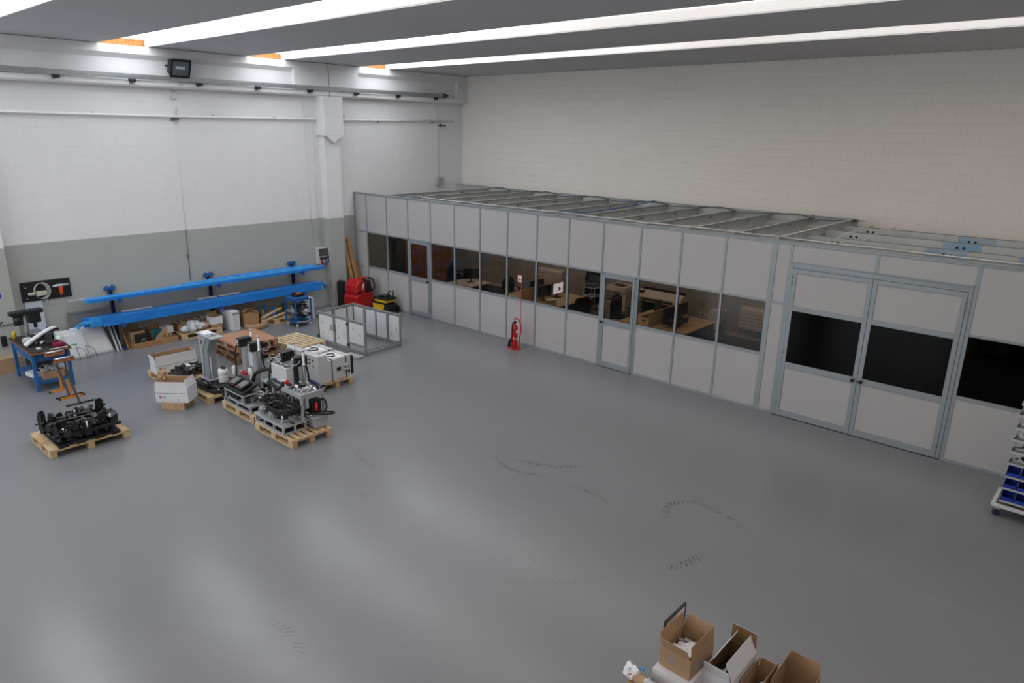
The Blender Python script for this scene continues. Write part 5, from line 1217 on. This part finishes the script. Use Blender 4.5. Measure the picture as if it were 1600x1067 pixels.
MB().prism([(-.25, .78), (.2, .78), (.2, 1.02), (-.02, 1.06), (-.25, .92)], -.72, .66, 'x').build('housing', M_beige, t, .015)
MB().box((-.55, -.262, .82), (.45, -.251, .87)).build('paper_slot', M_black, t)
MB().box((-.70, -.2, 1.0), (-.52, -.08, 1.05)).build('control_panel', M_black, t)
MB().box((-.67, -.17, 1.051), (-.56, -.1, 1.054)).build('small_display', M_paper, t)
MB().box((-.66, .08, 1.04), (.6, .16, 1.10)).build('roll_cover', M_blackm, t)
for x in (-.6, .55): MB().box((x-.04, -.2, 0), (x+.04, .2, .04)).box((x-.03, -.05, .04), (x+.03, .05, .78)).build('stand_leg', M_darkgrey, t)
MB().box((-.57, -.02, .3), (.52, .02, .7)).build('paper_basket', M_blkf, t)
t = thing('coat_stand', 'stand hung with black coats in the middle of the office', 'coat stand', (6.55, 3.75, .007))
MB().cyl((0, 0, 0), (0, 0, 1.65), .02).lathe([(.001, 0), (.2, 0), (.2, .02), (.001, .03)]).build('pole', M_black, t)
tag(MB().prism([(-.24, .45), (.26, .50), (.3, 1.2), (.12, 1.55), (-.1, 1.55), (-.26, 1.2)], -.12, .12, 'y').build('black_coat', M_blkf, None, .04, loc=(6.55, 3.60, .007), rz=.15), 'black coats hanging on the stand in the middle of the office', 'coat')
t = thing('wire_shelf', 'grey shelf trolley with dark trays beside the coats in the office', 'shelf', (6.88, 3.10, .007))
for x in (-.18, .18):
    for y in (-.19, .19): MB().cyl((x, y, 0), (x, y, 1.05), .012, n=8).build('post', M_greyw, t)
for z in (.25, .5, .75, 1.0): MB().box((-.2, -.21, z), (.2, .21, z+.02)).build('shelf_board', M_greyw, t)
MB().box((-.16, -.18, 1.021), (.14, .18, 1.10)).box((-.16, -.18, .521), (.14, .18, .62)).build('tray', M_darkgrey, t)
for k in range(6):
    tag(MB().box((-.13, -.10, 0), (.13, .10, .028)).build('book', (M_yellowish, M_card, M_cardw)[k % 3] if k else M_yel, None, .003, loc=(6.75+.01*(k % 2), 1.35, .743+.0285*k), rz=.2*k), '%s book in the pile on the office desk' % ('lowest', 'second lowest', 'third lowest', 'third from top', 'second from top', 'topmost')[k], 'book', 'pile of books on the office desk')
tag(MB().lathe([(.001, 0), (.035, 0), (.04, .09), (.001, .09)]).build('white_mug', M_white, loc=(6.85, 1.17, .743)), 'white mug beside the pile of books', 'mug')
for k, (x, y, lb) in enumerate([(3.0, 1.05, 'white papers at the near end of the white desk'), (3.3, 2.0, 'white papers by the monitor on the white desk'), (5.3, 1.35, 'white papers on the desk behind the extinguisher sign')]):
    tag(MB().box((-.16, -.11, 0), (.16, .11, .012)).build('papers', M_paper, loc=(x, y, .743), rz=.3*k), lb, 'papers')
tag(MB().sphere((0, 0, .02), .05, sc=(1, .6, .4)).build('computer_mouse', M_black, loc=(9.4, 1.75, .743)), 'black mouse on the desk left of the right hand divider', 'mouse')
tag(MB().box((-.08, -.22, 0), (.08, .22, .02)).build('keyboard', M_black, loc=(9.2, 2.3, .743)), 'black keyboard on the desk left of the right hand divider', 'keyboard')
o = heap(MB(), 30, 10.2, 1.9, .3, .6, .80, .88, random.Random(3), 0, .03, .09).build('desk_clutter', M_black); tag(o, 'clutter of black cables and devices on the right hand desk', 'desk clutter', None, 'stuff')
for x in (7.75, 9.55, 9.78): tag(MB().box((-.09, -.012, -.05), (.09, 0, .05)).box((-.05, -.015, -.02), (.05, -.012, .02), 1).build('wall_socket', [M_white, M_black], loc=(x, 4.604, .42)), 'white wall socket %s' % ('below the plotter, left of the copier gap' if x < 8 else 'right of the plotter, left one of the pair' if x < 9.7 else 'right of the plotter, right one of the pair'), 'socket')
solidbox('white_pedestal', 'narrow white pedestal against the back wall at the right of the office', (10.1, 4.35, .007), 0, .32, .4, .69, M_beige, 'cabinet')
tag(MB().sphere((0, 0, .12), .14, n=12, sc=(1.2, .8, .85), jit=.1).build('white_bag', M_cardw, loc=(11.6, 2.2, .007)), 'small white bag on the office floor below the right fan unit', 'bag')
# dark office behind the double door: shelving seen faintly
t = thing('dark_shelving', 'dark shelving inside the unlit right office', 'shelf', (17.6, 3.2, 0))
for z in (.3, .8, 1.3, 1.8): MB().box((-1.2, -.3, z), (1.2, .3, z+.03)).build('shelf_board', M_darkgrey, t)
for x in (-1.2, 0, 1.2): MB().box((x-.02, -.3, 0), (x+.02, .3, 2.0)).build('upright', M_darkgrey, t)
# ================================================================ BIN CART AT THE RIGHT EDGE
bc = thing('bin_rack_trolley', 'white framed trolley rack with tilted grey shelves at the right edge', 'trolley', (17.36, -1.6, 0), .0)
f = MB().box((0, 0, .15), (1.1, .05, .19)).box((0, .62, .15), (1.1, .67, .19)).box((0, .05, .15), (.05, .62, .19)).box((1.05, .05, .15), (1.1, .62, .19)); f.build('base_frame', M_cab, bc, .004)
MB().box((.05, .05, .152), (1.05, .62, .165)).build('base_board', mat('grey_brown_board', '8b8478', .7), bc)
for x in (.08, 1.02):
    for y in (.07, .6):
        c_ = MB().box((x-.03, y-.02, .08), (x+.03, y+.02, .15)).build('castor', M_greyw, bc)
        MB().cyl((x, y-.02, .05), (x, y+.02, .05), .05, n=16).build('wheel', mat('navy_wheel', '1d2440', .5), c_)
for x in (.09, 1.04): MB().box((x-.015, .40, .19), (x+.015, .44, 1.75)).build('post', M_greyw, bc)
zs = [.20, .40, .585, .77, .95, 1.13, 1.31, 1.50, 1.67]
for k, z in enumerate(zs):
    m = MB(); m.T = Matrix.Translation((.08, .26, z)) @ Matrix.Rotation(-.16 if k > 2 else -.06, 4, 'X')
    m.box((0, -.16, 0), (.98, .16, .008)).box((0, -.165, 0), (.98, -.158, .03)).box((-.003, -.16, 0), (.0, .16, .05)); m.build('tilted_shelf', M_greyw, bc)
def bin_(label, loc, m_=None):
    b = thing('storage_bin', label, 'storage bin', loc, 0, 'blue storage bins on the trolley rack')
    m = MB(); w_, d, h = .075, .13, .12
    m.box((-w_, -d, 0), (w_, d, .004)).box((-w_, d-.004, .004), (w_, d, h)).box((-w_, -d, .004), (w_, -d+.004, h*.45))
    for s in (-1, 1): m.prism([(-d+.004, .004), (d-.004, .004), (d-.004, h), (-d*.2, h), (-d*.6, h*.5), (-d+.004, h*.45)], s*(w_-.002)-.002, s*(w_-.002)+.002, 'x')
    m.build('shell', M_bin, b)
    m = MB(); m.box((-w_-.002, -d-.006, h*.42), (w_+.002, -d+.004, h*.47)).box((-w_-.003, -d*.2, h-.006), (-w_+.003, d, h+.002)).box((w_-.003, -d*.2, h-.006), (w_+.003, d, h+.002)); m.build('rim', M_bin, b)
    return b
rows = ('bottom', 'second', 'third')
for r_ in range(3):
    for c_ in range(3): bin_('blue open storage bin, %s row from the floor, %s in its row' % (rows[r_], ('leftmost', 'second', 'third')[c_]), (17.36+.16+.165*c_, -1.345, zs[r_]+.024))
r7 = random.Random(12)
for r_ in range(3, 8):
    o = heap(MB(), 26, 17.75, -1.34, .5, .16, zs[r_]+.065, zs[r_]+.11, r7, 0, .02, .06, .5, mats_n=3).build('small_hardware', [M_binin if r_ < 5 else M_bag, M_steel, M_black if r_ < 6 else M_bag]); tag(o, 'loose %s on the %s tilted shelf of the trolley rack' % (('small teal and steel parts', 'teal and steel fittings', 'steel brackets and bags', 'bagged fittings', 'clear bags of parts')[r_-3], ('fourth', 'fifth', 'sixth', 'seventh', 'eighth')[r_-3]), 'parts', None, 'stuff')
# ================================================================ CARTONS AT THE BOTTOM EDGE
pallet('pallet', 'pallet under the open cartons at the bottom edge of the view', (16.2, -7.78, 0), 0.0, 1.2, 1.0)
b = carton('white_carton', 'white carton underneath the brown carton with white paper', (15.885, -7.945, .1455), .0, .36, .50, .42, M_cardw, M_card, [], group='open cartons at the bottom edge')
MB().box((-.179, -.249, .4205), (.179, .249, .424)).build('closed_lid', M_cardw, b)
b = carton('open_carton', 'brown open carton holding white paper, on top of the white carton', (15.885, -7.91, .571), -.03, .31, .42, .21, M_card, M_card, [('-x', .12, 12), ('+x', .13, -6), ('-y', .13, 24), ('+y', .12, 4)], group='open cartons at the bottom edge')
MB()._add([(-.14, -.17, .11), (.06, -.19, .14), (.14, .06, .16), (-.0, .10, .15), (-.13, -.04, .12)], [(0, 1, 2, 3, 4)]).build('paper', M_paper, b, 0, .004)
m = MB()
r8 = random.Random(3)
for k in range(26): 
    x, y = r8.uniform(-.12, .1), r8.uniform(-.05, .17); m.cb((x, y, r8.uniform(.07, .13)), (.06, .05, .02), 0, (r8.uniform(-.6, .6), r8.uniform(-.6, .6), r8.uniform(0, 3)))
o = m.build('foil_bags', M_bag, b); o['kind'] = 'stuff'
for s, y in ((-1, -.2115), (1, .2115)): MB().box((-.09, y-.0008, .10), (.0, y+.0008, .125)).box((-.09, y-.0008, .07), (-.02, y+.0008, .08)).build('printed_mark', M_tape, b)
MB().box((.1555, -.12, .05), (.1565, .08, .09)).box((.1555, -.1, .11), (.1565, .0, .13)).build('printed_mark', M_tape, b)
b = carton('open_carton', 'white outside carton with dark contents and tall flaps, second from the left', (16.20, -7.66, .1455), .0, .27, .54, .46, M_cardw, M_cardd, [('+y', .18, 2), ('+x', .17, -24), ('-y', .13, 20)], group='open cartons at the bottom edge')
MB().box((-.1, -.2, .30), (.1, .2, .33)).build('black_parts', M_black, b)
MB().prism([(-.132, .46), (-.126, .46), (-.056, .60), (-.062, .604)], -.26, .25, 'y').build('flap', M_cardw, b)
for k, (x, y) in enumerate(((-.04, -.1), (.03, .02))): MB().bar((x, y, .34), (x+.05, y+.12, .40), .03, .008).build('white_strip', M_paper, b)
MB().box((.1355, -.2, .3), (.1365, .15, .302)).build('printed_line', M_tape, b)
b = carton('open_carton', 'small brown open carton with upright flaps, third from the left', (16.44, -7.56, .1455), .0, .18, .42, .30, M_card, M_card, [('+y', .10, 0), ('-x', .10, -3), ('+x', .15, 2), ('-y', .1, 10)], group='open cartons at the bottom edge')
MB().bar((-.05, -.05, .2), (.05, .08, .26), .05, .02).build('white_part', M_paper, b)
b = carton('open_carton', 'brown open carton with a long flap, rightmost of the cartons at the bottom edge', (16.70, -7.40, .1455), .02, .31, .50, .34, M_card, M_card, [('-x', .17, -12), ('+y', .12, 6), ('+x', .08, 14)], group='open cartons at the bottom edge')
MB().bar((-.1, -.08, .2), (-.02, -.02, .3), .05, .01).build('white_part', M_paper, b)
t = thing('framed_board', 'thin board with a black edge standing behind the leftmost carton', 'board', (15.655, -7.74, .1455), 0)
MB().box((-.004, -.18, .01), (.004, .18, .72)).build('board', M_paper, t)
MB().box((-.01, -.195, 0), (.01, -.18, .74)).box((-.01, .18, 0), (.01, .195, .74)).box((-.01, -.18, .72), (.01, .18, .74)).box((-.01, -.18, 0), (.01, .18, .01)).build('black_frame', M_black, t)
solidbox('brown_carton', 'brown carton beneath the wrapped cardboard tube', (15.73, -8.4, 0), .0, .34, .34, .44, M_card, 'cardboard box')
t = thing('cardboard_tube', 'cardboard tube wrapped in white and blue plastic film at the bottom edge', 'tube', (0, 0, 0))
MB().cyl((15.55, -8.30, .50), (15.98, -8.40, .50), .052, n=18).build('tube', M_card, t)
m = MB(); 
for k in range(9): m.sphere((15.54+.03*(k % 3), -8.30+.03*math.sin(k*2), .50+.035*math.cos(k*2.4)), .05, n=8, jit=.25)
m.build('film_wrap', M_paper, t)
m = MB()
for k in range(4): m.cyl((15.55+.03*k, -8.33+.02*k, .553+.004*(k % 2)), (15.57+.03*k, -8.32+.02*k, .560), .014, n=8)
m.build('blue_print', M_blue2, t)
m = MB()
for k in range(8): m.sphere((15.74+.02*k, -8.35+.015*math.sin(k*3), .53), .035, n=8, jit=.3)
m.build('clear_wrap', M_bag, t)
